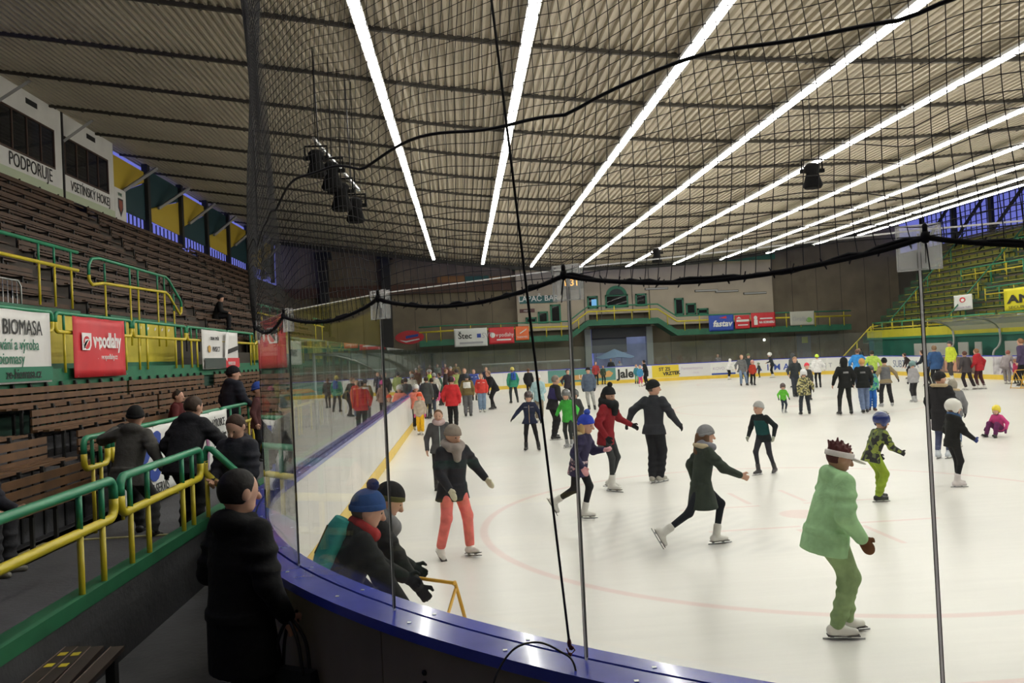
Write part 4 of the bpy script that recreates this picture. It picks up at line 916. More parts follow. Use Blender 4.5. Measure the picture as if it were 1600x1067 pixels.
spot(1269, 268, 20, 1.0, 'single black fitting hanging under the right half of the roof', 0); spot(1026, 396, 48, 1.3, 'small black fitting far off near the middle of the roof', 0)
x, z = XD(515, 255, 21); gb = empty('hanging_bar', (x, 20, z + .5), 0, 'slanting metal bar the black fittings hang from', 'bar'); a0, b0 = XD(490, 232, 20), XD(562, 312, 22.5)
MB().bar((a0[0] - x, 0, a0[1] - z - .5 + .25), (b0[0] - x, 2.5, b0[1] - z - .5 + .25), .06, .06).build('beam', ALU, gb)
for t in (.1, .8): c = Vector((a0[0] - x, 0, a0[1] - z - .25)).lerp(Vector((b0[0] - x, 2.5, b0[1] - z - .25)), t); MB().tube([c, (c.x - .05, c.y, roof_z(c.x + x) - z - .5)], .02, 5).build('hanger', STEEL, gb)
# ================================================================ near odds and ends
nb = empty('bench', (0, 0, .17), 0, 'dark slatted bench with yellow paint marks at the lower left corner', 'bench')
pa = [ground(113, 1013, .62), ground(132, 1013, .62), ground(152, 1013, .62), ground(184, 1013, .62)]; pb = [ground(40, 1075, .62), ground(60, 1080, .62), ground(85, 1084, .62), ground(110, 1088, .62)]
dk = mat('worn_dark_wood', (.035, .022, .018), .5, var=.4, scale=6)
for k in range(4):
    a = Vector((*pa[k], .45)); c = Vector((*pb[k], .45)); c = a + (c - a).normalized() * 1.5
    s_ = MB().bar(a, c, .085, .03).build('slat', dk, nb); d = (c - a).normalized(); n_ = Vector((-d.y, d.x, 0))
    MB().bar(a + n_ * -.043 + Vector((0, 0, .012)), c + n_ * -.043 + Vector((0, 0, .012)), .006, .012).build('worn_edge', mat('worn_edge', (.20, .14, .12), .5), s_)
    if k < 2:
        for t in (.15, .35): q = a + d * t; MB().obox(q + Vector((0, 0, .016)), d * .03, n_ * .025, (0, 0, .001)).build('paint_mark', YELL, s_)
for a in (pa[3], pa[0]):
    for t in (.12, 1.2):
        A = Vector((*a, 0)); d = (Vector((*pb[3], 0)) - Vector((*pa[3], 0))).normalized(); q = A + d * t; MB().box(q.x - .03, q.x + .03, q.y - .03, q.y + .03, 0, .43).build('leg', STEEL, nb)
def skating_aid(loc, rz, label):
    r = empty('skating_aid', loc, rz, label, 'skating aid', 'yellow skating aids')
    P = smooth_pts([(-.30, .42, 0), (-.30, .18, .70), (-.30, .14, .76), (-.26, .13, .77), (.26, .13, .77), (.30, .14, .76), (.30, .18, .70), (.30, .42, 0)], 5)
    MB().tube(P, .014, 8).build('handle_frame', mat('aid_yellow', (.72, .40, .03), .35), r)
    for s in (-1, 1):
        MB().tube([(s * .30, .42, .03), (s * .30, -.35, .03)], .016, 8).build('runner', mat('aid_yellow', (.72, .40, .03), .35), r); MB().tube([(s * .30, .16, .72), (s * .30, -.30, .03)], .012, 8).build('strut', mat('aid_yellow', (.72, .40, .03), .35), r)
    MB().tube([(-.3, .30, .35), (.3, .30, .35)], .012, 8).build('cross_bar', mat('aid_yellow', (.72, .40, .03), .35), r); return r
gx, gy = ground(655, 897, .76); ax = skating_aid((gx - .05, gy - .28, 0), -.62, 'yellow pipe skating aid held by the bending person near the boards')
gx, gy = ground(1594, 607, 0); skating_aid((gx + .2, gy, 0), .3, 'yellow pipe skating aid beside the adult at the right frame edge')
# ================================================================ people: smooth bodies grown from limb volumes
class Vol:
    def __init__(s, k=.02): s.p = []; s.k = k
    def cap(s, a, b, ra, rb): s.p.append(('c', np.array(a, float), np.array(b, float), ra, rb)); return s
    def ell(s, c, ax, r): s.p.append(('e', np.array(c, float), np.array(ax, float), np.array(r, float))); return s
    def loft(s, o, r, f, d, L, us, ws, ds): s.p.append(('l', np.array(o, float), np.array([r, f, d], float), L, us, ws, ds)); return s
    def cut(s, o, n): n = np.array(n, float); s.p.append(('x', np.array(o, float), n / np.linalg.norm(n))); return s
    def bounds(s, q):
        if q[0] == 'c':
            m = max(q[3], q[4]); return np.minimum(q[1], q[2]) - m, np.maximum(q[1], q[2]) + m
        if q[0] == 'e':
            e = np.sqrt(((q[2] * q[3][:, None]) ** 2).sum(0)); return q[1] - e, q[1] + e
        if q[0] == 'l':
            _, o, fr, L, us, ws, ds = q; w, d = max(ws), max(ds); e = np.abs(fr[0]) * w + np.abs(fr[1]) * d; a, b = o, o + fr[2] * L
            return np.minimum(a, b) - e, np.maximum(a, b) + e
    def mesh(s, name, vox, scale):
        k = s.k * scale; B = [s.bounds(q) for q in s.p if q[0] != 'x']
        lo = np.min([b[0] for b in B], 0) * scale - k - 2 * vox; hi = np.max([b[1] for b in B], 0) * scale + k + 2 * vox
        n = np.ceil((hi - lo) / vox).astype(int) + 1; F = np.full(n, 10.0, np.float32); axs = [lo[i] + vox * np.arange(n[i]) for i in range(3)]
        for q in s.p:
            if q[0] == 'x':
                d = (axs[0][:, None, None] - q[1][0] * scale) * q[2][0] + (axs[1][None, :, None] - q[1][1] * scale) * q[2][1] + (axs[2][None, None, :] - q[1][2] * scale) * q[2][2]
                F = np.maximum(F, d.astype(np.float32)); continue
            b0, b1 = s.bounds(q); pad = k + 2 * vox
            i0 = np.maximum(0, np.floor((b0 * scale - pad - lo) / vox).astype(int)); i1 = np.minimum(n, np.ceil((b1 * scale + pad - lo) / vox).astype(int) + 1)
            X = axs[0][i0[0]:i1[0]][:, None, None]; Y = axs[1][i0[1]:i1[1]][None, :, None]; Z = axs[2][i0[2]:i1[2]][None, None, :]
            if q[0] == 'c':
                a, b = q[1] * scale, q[2] * scale; ab = b - a; L2 = max(1e-12, ab @ ab)
                t = np.clip(((X - a[0]) * ab[0] + (Y - a[1]) * ab[1] + (Z - a[2]) * ab[2]) / L2, 0, 1)
                d = np.sqrt((X - a[0] - t * ab[0]) ** 2 + (Y - a[1] - t * ab[1]) ** 2 + (Z - a[2] - t * ab[2]) ** 2) - scale * (q[3] + t * (q[4] - q[3]))
            elif q[0] == 'e':
                c = q[1] * scale; r = q[3] * scale; U = [((X - c[0]) * q[2][i][0] + (Y - c[1]) * q[2][i][1] + (Z - c[2]) * q[2][i][2]) / r[i] for i in range(3)]
                d = (np.sqrt(U[0] ** 2 + U[1] ** 2 + U[2] ** 2) - 1) * r.min()
            else:
                _, o, fr, L, us, ws, ds = q; o = o * scale; U = [(X - o[0]) * fr[i][0] + (Y - o[1]) * fr[i][1] + (Z - o[2]) * fr[i][2] for i in range(3)]
                u = U[2] / (L * scale); uc = np.clip(u, 0, 1); w_ = np.interp(uc, us, ws) * scale; d_ = np.interp(uc, us, ds) * scale
                d = (np.sqrt((U[0] / w_) ** 2 + (U[1] / d_) ** 2) - 1) * np.minimum(w_, d_); d = np.maximum(d, np.maximum(-U[2], U[2] - L * scale))
            S_ = F[i0[0]:i1[0], i0[1]:i1[1], i0[2]:i1[2]]; h = np.maximum(k - np.abs(S_ - d), 0) / k if k > 0 else 0
            F[i0[0]:i1[0], i0[1]:i1[1], i0[2]:i1[2]] = np.minimum(S_, d) - h * h * k * .25
        return surface(name, F, lo, vox)
CORN = [(i, j, k) for i in (0, 1) for j in (0, 1) for k in (0, 1)]
EDG = [(a, b) for a in range(8) for b in range(a + 1, 8) if sum(abs(CORN[a][i] - CORN[b][i]) for i in range(3)) == 1]
def surface(name, F, lo, vox):
    n = np.array(F.shape); ins = F < 0; cnt = np.zeros(n - 1, np.int8)
    for i, j, k in CORN: cnt += ins[i:n[0] - 1 + i, j:n[1] - 1 + j, k:n[2] - 1 + k]
    act = (cnt > 0) & (cnt < 8); cells = np.argwhere(act); idx = np.full(n - 1, -1, np.int32); idx[act] = np.arange(len(cells))
    if len(cells) == 0: cells = np.zeros((0, 3), int)
    vals = np.stack([F[cells[:, 0] + c[0], cells[:, 1] + c[1], cells[:, 2] + c[2]] for c in CORN], 1)
    P = np.zeros((len(cells), 3)); m = np.zeros((len(cells), 1)); C = np.array(CORN, float)
    for a, b in EDG:
        fa, fb = vals[:, a], vals[:, b]; x = (fa < 0) != (fb < 0); t = np.where(x, fa / np.where(x, fa - fb, 1), 0)[:, None]
        P += x[:, None] * (C[a] + t * (C[b] - C[a])); m += x[:, None]
    P = lo + vox * (cells + P / np.maximum(m, 1)); Qs = []
    for ax in range(3):
        o1, o2 = [(1, 2), (2, 0), (0, 1)][ax]; sl0 = [slice(1, -1)] * 3; sl1 = [slice(1, -1)] * 3; sl0[ax] = slice(0, -1); sl1[ax] = slice(1, None)
        A, B = ins[tuple(sl0)], ins[tuple(sl1)]; e = np.argwhere(A != B)
        if not len(e): continue
        flip = A[e[:, 0], e[:, 1], e[:, 2]]; e = e + 1; e[:, ax] -= 1
        def cell(d1, d2): c = e.copy(); c[:, o1] += d1; c[:, o2] += d2; return idx[c[:, 0], c[:, 1], c[:, 2]]
        q = np.stack([cell(-1, -1), cell(0, -1), cell(0, 0), cell(-1, 0)], 1); q[~flip] = q[~flip][:, ::-1]; Qs.append(q)
    Qs = np.concatenate(Qs) if Qs else np.zeros((0, 4), int)
    return fast_mesh(name, P, Qs[(Qs >= 0).all(1)], True)
def nrm(v): v = np.array(v, float); return v / (np.linalg.norm(v) + 1e-9)
def ik(a, b, l1, l2, pole):
    d = b - a; D = np.linalg.norm(d); D2 = min(D, (l1 + l2) * .998); u = d / (D + 1e-9); b = a + u * D2
    p = np.array(pole, float); p = nrm(p - (p @ u) * u); x = (l1 * l1 - l2 * l2 + D2 * D2) / (2 * D2 + 1e-9); y = math.sqrt(max(0, l1 * l1 - x * x))
    return a + u * x + p * y, b
def rot(deg, v):
    a = math.radians(deg); return np.array([v[0] * math.cos(a) - v[1] * math.sin(a), v[0] * math.sin(a) + v[1] * math.cos(a), v[2]])
SKIN = mat('skin', (.60, .34, .24), .55, var=.06, scale=12); SKIND = mat('skin_tan', (.42, .22, .14), .55, var=.06, scale=12)
EYEM = mat('eye_dark', (.03, .02, .015), .3); LIP = mat('lip', (.45, .14, .12), .5)
BLADE = mat('skate_steel', (.35, .36, .38), .3, metal=.9)
SKW = dict(c=(.72, .70, .66), sole=(.03, .02, .02)); SKB = dict(c=(.02, .02, .022), sole=(.03, .03, .03)); SKG = dict(c=(.35, .35, .36), sole=(.5, .5, .5))
def person(label, px=None, py=None, top=None, hd=0, base=None, H=None, lean=5, side=0, hip=(0, 0), hipz=.57, fl=(.05, .03), fr=(.05, -.03), hl=(.04, .02, -.30), hr=(.04, .02, -.30), yaw=0, pitch=6,
           hs=1.0, fat=1.0, kp=(0, 1, .15), jacket=None, pants=None, shoes=SKB, glove=None, hat=None, hair=(.05, .03, .02), hstyle='short', scarf=None, backpack=None, skin=None, group=None, head_at=None, twist=0, name='person'):
    skate = shoes.get('skate', True); AZ = .083 if skate else .050
    kid = hs > 1.12
    UP = np.array([0, 0, 1.]); tw = math.radians(twist)
    R_ = np.array([math.cos(tw), math.sin(tw), 0]); FW = np.array([-math.sin(tw), math.cos(tw), 0]); la, sa = math.radians(lean), math.radians(side)
    S = nrm(np.array([0, math.sin(la), math.cos(la)]) + R_ * math.sin(sa)); f = nrm(np.cross(S, R_)); r = np.cross(f, S)
    fl = tuple(fl) + (0,) * (4 - len(fl)); fr = tuple(fr) + (0,) * (4 - len(fr))
    ank = {-1: np.array([-fl[0], fl[1], AZ + fl[2]]), 1: np.array([fr[0], fr[1], AZ + fr[2]])}
    hz = hipz
    for _ in range(40):
        hc = np.array([hip[0], hip[1], hz])
        if all(np.linalg.norm(hc + np.array([s * .048, 0, 0]) - ank[s]) < .487 for s in (-1, 1)): break
        hz -= .01
    neck = hc + S * .30; hdir = nrm(S + UP * .8); hC = neck + hdir * (.032 + .062 * hs)
    ya, pa = math.radians(yaw), math.radians(pitch); fh = np.array([-math.sin(ya), math.cos(ya), 0]); hf = fh * math.cos(pa) - UP * math.sin(pa); hu = UP * math.cos(pa) + fh * math.sin(pa); hr_ = np.cross(hf, hu); HA = np.array([hr_, hf, hu])
    hat_add = {'beanie': .018, 'helmet': .022, 'pom': .045, 'hood': .018, 'cap': .012}.get(hat[0] if hat else '', .006)
    if hat and hat[0] == 'beanie' and len(hat) > 2 and hat[2]: hat_add = .045
    ztop = max(hC[2] + .076 * hs + hat_add * hs, neck[2] + .03)
    if base is None:
        gx, gy = ground(px, py); Zd = gy; base = (gx, gy, 0)
        c = Vector(((px - 800) / FPX, -(top - 533.5) / FPX, -1)); d = Vector((_x.dot(c), _y.dot(c), _z.dot(c))); H = (EYE + d.z * gy / d.y) / ztop
    if head_at:
        q = rot(hd, hC * H); base = (head_at[0] - float(q[0]), head_at[1] - float(q[1]), base[2])
    Zd = base[1]; hpx = ztop * H / Zd * FPX
    vox = min(.032, max(.008, 1.4 * Zd / FPX)); near = hpx > 130
    root = empty(name, base, math.radians(hd), label, 'person', group)
    sw = .108 * (.88 if kid else 1); sh = {s: neck - S * .028 + r * s * sw for s in (-1, 1)}
    arm = {}
    for s, q in ((-1, hl), (1, hr)):
        t = sh[s] + R_ * s * q[0] + FW * q[1] + UP * q[2]; e, w = ik(sh[s], t, .165, .15, R_ * s * .5 - FW * .7 - UP * .5); arm[s] = (e, w)
    leg = {}
    for s in (-1, 1):
        hj = hc + R_ * s * .048; kx, a = ik(hj, ank[s], .246, .246, np.array([s * .12 + kp[0], kp[1], kp[2]])); leg[s] = (hj, kx, a)
    def out(vol, nm, m, par=root, vx=None): return link(nm, vol.mesh(nm, vx or vox, H), m, par)
    skm = skin or SKIN
    # ---- body
    b = Vol(.014)
    b.ell(hC + hu * .008 * hs, HA, np.array([.052, .064, .067]) * hs).ell(hC + hf * .018 * hs - hu * .038 * hs, HA, np.array([.038, .042, .038]) * hs)
    b.cap(neck - S * .02, hC - hu * .03 * hs - hf * .01, .034, .031 * hs)
    if near or hpx > 90:
        b.cap(hC + hf * .062 * hs + hu * .008 * hs, hC + hf * .075 * hs - hu * .014 * hs, .006 * hs, .011 * hs)
        for s in (-1, 1): b.ell(hC + hr_ * s * .053 * hs - hf * .004, HA, np.array([.008, .016, .022]) * hs)
    b.loft(hc - S * .04, r, f, S, .34, [0, .12, .45, .8, 1], [.066 * fat, .076 * fat, .066 * fat, .084, .045], [.048 * fat, .052 * fat, .044 * fat, .046, .035])
    for s in (-1, 1):
        e, w = arm[s]; b.cap(sh[s] - r * s * .01, e, .030, .024).cap(e, w, .025, .017); hj, kx, a = leg[s]; lk = .8 * min(1, pants.get('r', 1)); b.cap(hj, kx, .046 * min(fat, 1.15) * lk, .034 * lk).cap(kx, a, .033 * lk, .022 * lk)
        q_ = math.radians((fl if s < 0 else fr)[3]); fd = nrm((s * .18, 1, 0)) * math.cos(q_) - UP * math.sin(q_)
    def hand(v, s, fat_=1.0, mitten=False):
        e, w = arm[s]; a = nrm(w - e); t = nrm(FW + UP * .3 - ((FW + UP * .3) @ a) * a); nn = np.cross(a, t) * s; nn = nn if nn @ (R_ * -s) > 0 else -nn
        v.ell(w + a * .030, np.array([t, nn, a]), np.array([.024, .014, .034]) * fat_)
        if mitten: v.ell(w + a * .062, np.array([t, nn, a]), np.array([.027, .018, .036]) * fat_)
        else:
            for q, (o, l) in enumerate(((.0165, .030), (.006, .036), (-.0055, .034), (-.0165, .026))):
                p0 = w + a * .054 + t * o * fat_; p1 = p0 + (a * .9 + nn * .35 + t * o * 2) * l * .55; p2 = p1 + (a * .55 + nn * .8) * l * .55; v.cap(p0, p1, .0062 * fat_, .0058 * fat_).cap(p1, p2, .0058 * fat_, .005 * fat_)
        p0 = w + a * .014 + t * .018; p1 = p0 + (t * .7 + a * .75) * .030 * fat_; v.cap(p0, p1, .0085 * fat_, .0075 * fat_).cap(p1, p1 + (a * .9 + nn * .3) * .020, .0075 * fat_, .006 * fat_)
        v.cap(w - a * .012, w + a * .012, .018 * fat_, .019 * fat_); return v
    if not glove:
        b.k = .008
        for s in (-1, 1): hand(b, s)
    body = out(b, 'body', skm, vx=vox if (near or not glove) else min(.034, vox * 1.3))
    if hpx > 75:
        for s in (-1, 1): MB().ball((hC + hf * .0555 * hs + hr_ * s * .021 * hs + hu * .008 * hs) * H, .0062 * hs * H, 8).build('eye', EYEM, body)
        MB().bar((hC + hf * .057 * hs - hu * .042 * hs - hr_ * .014 * hs) * H, (hC + hf * .057 * hs - hu * .042 * hs + hr_ * .014 * hs) * H, .006 * H, .006 * H).build('mouth', LIP, body)
    if glove:
        gm = cloth(glove[1])
        for s in (-1, 1): out(hand(Vol(.006), s, 1.18 if glove[0] == 'mitten' else 1.12, glove[0] == 'mitten'), 'glove' if glove[0] != 'mitten' else 'mitten', gm, vx=max(.006, min(vox, .02)))
    # ---- trousers
    P = pants; pr = P.get('r', 1.0)
    v = Vol(.02); v.loft(hc - S * .065, r, f, S, .125, [0, .4, 1], [.074 * fat, .090 * fat, .080 * fat], [.054 * fat, .066 * fat, .056 * fat])
    for s in (-1, 1):
        hj, kx, a = leg[s]; fa = min(fat, 1.25); an = kx + (a - kx) * (.93 if skate and pr < 1.15 else 1.03)
        v.cap(hj, kx, .056 * fa * (.5 + .5 * pr), .039 * pr * (.6 + .4 * fa)).cap(kx, an, .039 * pr * (.6 + .4 * fa), (.027 if pr < 1 else .030) * pr * P.get('flare', 1.0))
        mid = (kx + an) / 2
        if pr > 1.1:
            for q in (.3, .55, .8): c = kx + (an - kx) * q; v.ell(c, np.eye(3), np.array([.036, .036, .014]) * pr)
    out(v, 'trousers', P['m'] if 'm' in P else cloth(P['c']))
    # ---- jacket
    J = jacket; bk = J.get('bulk', 1.0); hem = J.get('hem', .11); fla = J.get('flare', 1.0)
    v = Vol(.022); W = lambda x: x * bk
    v.loft(hc - S * .01, r, f, S, .30, [0, .25, .6, .86, 1], [W(.098) * fat, W(.094) * (fat * .7 + .3 * max(1, fat)), W(.102) * (.5 + .5 * fat), W(.108 if not kid else .100), W(.066)], [W(.074) * fat, W(.070) * fat, W(.073) * (.4 + .6 * fat), W(.064), W(.048)])
    mid = (leg[-1][1] + leg[1][1]) / 2 - hc; dn = nrm(nrm(mid) * .7 - UP * .7 - S * .3) if hem > .14 else nrm(-S * .8 - UP * .4)
    rr = R_; ff = nrm(np.cross(-dn, rr)); hw = .054 + .056 * min(fat, 1.25) * (.5 + .5 * P.get('r', 1.0)); hd_ = .072 * min(fat, 1.25) * (.6 + .4 * P.get('r', 1.0))
    sp = .014 + .30 * max(0, max(fl[0], fr[0]) - .05)
    v.loft(hc + S * .015, rr, ff, dn, hem, [0, .5, 1], [W(.098) * fat, max(hw + sp * .5, W(.101) * fat * (1 + (fla - 1) * .5)), max(hw + sp, W(.100) * fat * fla)], [W(.076) * fat, max(hd_ + .006, W(.078) * fat * (1 + (fla - 1) * .5)), max(hd_ + .014, W(.076) * fat * fla)])
    for s in (-1, 1):
        e, w = arm[s]; ab = bk * J.get('sleeve', 1.0); v.cap(sh[s] - r * s * .012, e, .042 * ab, .035 * ab).cap(e, e + (w - e) * .97, .035 * ab, .026 * ab)
        if near:
            for q in (.35, .7): c = sh[s] + (e - sh[s]) * q; v.ell(c, np.eye(3), np.array([.0385, .0385, .012]) * ab)
    v.loft(neck - S * .03, r, f, nrm(S + hdir), .055, [0, 1], [.058 * bk ** .5, .046 * bk ** .5], [.056 * bk ** .5, .048 * bk ** .5])
    if J.get('hood'): v.ell(neck - f * .052 + S * .0, np.array([r, f, S]), (.072, .040, .046)); v.cap(neck - f * .03 - r * .055 + S * .0, neck + f * .02 - r * .045 + S * .01, .026, .016).cap(neck - f * .03 + r * .055, neck + f * .02 + r * .045 + S * .01, .026, .016)
    jm = J['m'] if 'm' in J else cloth(J['c']); jo = out(v, 'jacket' if hem < .2 else 'coat', jm)
    if J.get('fur'):
        v = Vol(.01)
        for a0 in np.linspace(-2.4, 2.4, 9): v.ell(neck - f * (.015 + .060 * math.cos(a0 * .6)) + r * .078 * math.sin(a0 * .62) + S * .012, np.eye(3), (.026, .026, .022))
        out(v, 'fur_trim', cloth(J['fur']), jo)
    if J.get('zip') and hpx > 60:
        pz_ = [(hc - S * .05 + f * (.078 * bk * fat)) * H, (hc + S * .12 + f * (.078 * bk * (.4 + .6 * fat))) * H, (neck - S * .03 + f * .062 * bk) * H]; MB().tube(pz_, .006 * H, 5).build('zip', cloth(J['zip']), jo)
    if J.get('band'):                                        # coloured block across body and lower hem
        v = Vol(.01); u0, u1, c = J['band']; kk = 1.03
        v.loft(hc - S * .01 + S * .30 * u0, r, f, S, .30 * (u1 - u0), [0, 1], [W(.100) * fat * kk, W(.102) * kk * (.5 + .5 * fat)], [W(.074) * fat * kk, W(.074) * kk * fat]); out(v, 'colour_block', cloth(c) if not hasattr(c, 'name') else c, jo)
    if J.get('under'):                                       # shirt showing below the hem
        v = Vol(.01); v.loft(hc - S * .15, r, f, S, .10, [0, 1], [.092, .092], [.068, .068]); out(v, 'shirt_hem', cloth(J['under']))
    if J.get('yoke'):
        for s in (-1, 1): MB().obox((sh[s] * .6 + neck * .4 - f * .0 - S * .05 + f * .066 * bk) * H, r * .03 * H, S * .006 * H, f * .003 * H).build('stripe', cloth(J['yoke']), jo)
    if J.get('back'): MB().obox((hc + S * .20 - f * .078 * bk) * H, r * .045 * H, S * .016 * H, f * .004 * H).build('back_print', cloth(J['back']), jo)
    # ---- shoes and skates
    for s, q in ((-1, fl), (1, fr)):
        hj, kx, a = leg[s]; pt_ = math.radians(q[3]); g = nrm((s * .18, 1, 0)); ff = g * math.cos(pt_) - UP * math.sin(pt_); uu = UP * math.cos(pt_) + g * math.sin(pt_); rr = np.cross(ff, uu)
        o = a - uu * (.045 if skate else .035); v = Vol(.012); fz = 1.1 if kid else 1.0
        v.cap(o - ff * .028 + uu * .008, o + ff * .030 + uu * .006, .030 * fz, .028 * fz).cap(o + ff * .03 + uu * .003, o + ff * .085 * fz, .027 * fz, .019 * fz).cap(a - uu * .01, a + nrm(kx - a) * (.062 if skate else .012), .031 * fz, .033 * fz).cut(o - uu * .015, -uu)
        nm = 'ice_skate' if skate else 'shoe'; sk = out(v, nm, mat('boot_%d' % int(1000 * sum(shoes['c'])), shoes['c'], .4, var=.1, scale=10), vx=min(.016, vox))
        if skate:
            m = MB(); bz = o - uu * .0335
            m.obox((bz + ff * .028) * H, ff * .105 * H, rr * .0016 * H, uu * .0042 * H)
            for dq in (-.03, .055): m.obox((o - uu * .024 + ff * dq) * H, ff * .009 * H, rr * .006 * H, uu * .008 * H)
            m.build('blade', BLADE if shoes is not SKB else mat('pale_holder', (.5, .5, .5), .4), sk); MB().obox((o - uu * .0155 + ff * .026) * H, ff * .080 * H, rr * .024 * H, uu * .0022 * H).build('sole', mat('sole_%d' % int(1000 * sum(shoes['sole'])), shoes['sole'], .5), sk)
            if near and 'lace' in shoes:
                for q_ in range(3): MB().bar((o + ff * (.03 - .013 * q_) + uu * (.034 + .018 * q_) - rr * .018) * H, (o + ff * (.03 - .013 * q_) + uu * (.034 + .018 * q_) + rr * .018) * H, .005 * H, .005 * H).build('lace', cloth(shoes['lace']), sk)
    # ---- hair, hats, scarves
    T = lambda x: hC + (hr_ * x[0] + hf * x[1] + hu * x[2]) * hs
    if hair is not None and (not hat or hat[0] not in ('hood',)):
        v = Vol(.012); sc_ = .96 if hat else 1.0
        if hstyle != 'bald': v.ell(T((0, -.007, .012)), HA, np.array([.058, .068, .069]) * hs * sc_)
        if hstyle == 'short': v.cut(T((0, -.01, -.035)), -hu).cut(T((0, .026, .030)), hf * .92 - hu * .40)
        if hstyle in ('long', 'bun', 'curly'):
            v.cut(T((0, .020, .030)), hf * .92 - hu * .40)
            if hstyle == 'long':
                for s in (-1, 1): v.cap(T((s * .042, -.012, 0)), T((s * .050, .01, -.125)), .026 * hs, .018 * hs)
                v.cap(T((0, -.045, -.01)), T((0, -.062, -.13)), .042 * hs, .030 * hs)
            if hstyle == 'bun': v.ell(T((0, -.07, .05)), HA, np.array([.032, .03, .03]) * hs)
            if hstyle == 'curly':
                for q in range(26): a0 = q * 2.4; q2 = .15 + .85 * (q / 26) ** .5; v.cap(T((.040 * q2 * math.cos(a0), -.012 + .048 * q2 * math.sin(a0), .060 - .03 * q2)), T((.062 * q2 * math.cos(a0 + .2), -.016 + .074 * q2 * math.sin(a0 + .2), .094 + .010 * (q % 3) - .05 * q2)), .013 * hs, .005 * hs)
        if hstyle != 'bald': out(v, 'hair', cloth(hair, .6), vx=min(vox, .02))
    if hat:
        hm = cloth(hat[1]); cutn = -(hu - .33 * hf)
        if hat[0] == 'beanie':
            v = Vol(.01); v.ell(T((0, -.004, .020)), HA, np.array([.061, .074, .074]) * hs).cut(T((0, 0, .008)), cutn); ho = out(v, 'hat', hm, vx=min(vox, .022))
            v = Vol(.006); v.ell(T((0, -.004, .014)), HA, np.array([.065, .078, .070]) * hs).cut(T((0, 0, .005)), cutn).cut(T((0, 0, .032)), -cutn); out(v, 'brim', cloth(hat[3]) if len(hat) > 3 else hm, ho, min(vox, .022))
            if len(hat) > 2 and hat[2]: MB().ball(T((0, -.01, .108)) * H, .028 * hs * H, 10).build('pompom', cloth(hat[2]), ho)
        elif hat[0] == 'helmet':
            v = Vol(.012); v.ell(T((0, -.008, .022)), HA, np.array([.069, .086, .078]) * hs).cut(T((0, 0, -.012)), -(hu - .22 * hf))
            for s in (-1, 1): v.ell(T((s * .052, -.012, -.016)), HA, np.array([.018, .032, .034]) * hs)
            ho = out(v, 'helmet', mat('helmet_%d_%d' % (int(1000 * hat[1][0]), int(1000 * hat[1][2])), hat[1], .25, coat=.4), vx=min(vox, .02))
            st_ = MB().tube([T((s * q[0], q[1], q[2])) * H for s, q in ((-1, (.056, .012, -.03)), (-1, (.030, .03, -.078)), (1, (.030, .03, -.078)), (1, (.056, .012, -.03)))], .006 * H, 5); st_.build('chin_strap', BLACK, ho)
            if hpx > 60:
                for q in (-1, 0, 1): MB().obox(T((.03 * q, .02, .098 - .012 * abs(q))) * H, hr_ * .006 * H, hf * .026 * H, hu * .004 * H).build('vent', BLACK, ho)
        elif hat[0] == 'visor':
            v = Vol(.006); v.ell(T((0, -.004, .016)), HA, np.array([.064, .077, .070]) * hs).cut(T((0, 0, .004)), -(hu - .15 * hf)).cut(T((0, 0, .034)), hu - .15 * hf); ho = out(v, 'visor_band', hm)
            v = Vol(.006); v.ell(T((0, .085, .016)), np.array([hr_, nrm(hf - hu * .08), nrm(hu + hf * .08)]), np.array([.058, .058, .009]) * hs); out(v, 'visor_peak', hm, ho)
        elif hat[0] == 'hood':
            v = Vol(.012); v.ell(T((0, -.010, .008)), HA, np.array([.068, .080, .084]) * hs).cap(T((0, -.02, -.04)), neck, .058 * hs, .06).cut(T((0, .040, .0)), hf); out(v, 'hood', hm)
        elif hat[0] == 'cap':
            v = Vol(.008); v.ell(T((0, -.004, .022)), HA, np.array([.060, .072, .066]) * hs).cut(T((0, 0, .008)), -(hu - .2 * hf)); ho = out(v, 'cap', hm); v = Vol(.006); v.ell(T((0, .075, .018)), HA, np.array([.045, .045, .008]) * hs); out(v, 'peak', hm, ho)
    if scarf:
        v = Vol(.014); N_ = 9; big = scarf[1] if len(scarf) > 1 else 1.0; w2 = nrm(S + hdir)
        for q in range(N_): a0 = 2 * PI * q / N_; a1 = 2 * PI * (q + 1) / N_; P0 = lambda a: neck + w2 * (.022 - .012 * math.sin(a)) + r * .052 * math.cos(a) * big + f * .056 * math.sin(a) * big; v.cap(P0(a0), P0(a1), .030 * big, .030 * big)
        if big >= 1.1: v.cap(neck + f * .06 * big, neck + f * .065 * big - S * .06 * big, .036 * big, .028 * big)
        out(v, 'scarf', cloth(scarf[0]))
    if backpack:
        v = Vol(.02); v.loft(hc + S * .10 - f * .105, r, f, S, .23, [0, .2, .8, 1], [.070, .080, .076, .055], [.044, .052, .048, .034]); bo = out(v, 'backpack', cloth(backpack))
        MB().bar((hc + S * .15 - f * .156) * H, (hc + S * .28 - f * .153) * H, .018 * H, .008 * H).build('backpack_zip', cloth((.03, .03, .03)), bo)
        for s in (-1, 1): MB().tube([(hc + S * .24 - f * .07 + r * s * .05) * H, (neck - S * .01 + r * s * .062 + f * .0) * H, (hc + S * .20 + f * .078 + r * s * .07) * H, (hc + S * .08 + r * s * .105) * H], .012 * H, 6).build('strap', cloth((.03, .03, .03)), bo)
    root['hand_z'] = 0
    pos = lambda p: Vector(base) + Vector([float(q) for q in rot(hd, p * H)])
    res = dict(root=root, H=H, hands={s: pos(arm[s][1]) for s in (-1, 1)}, head=pos(hC), vox=vox)
    del root['hand_z']
    return res
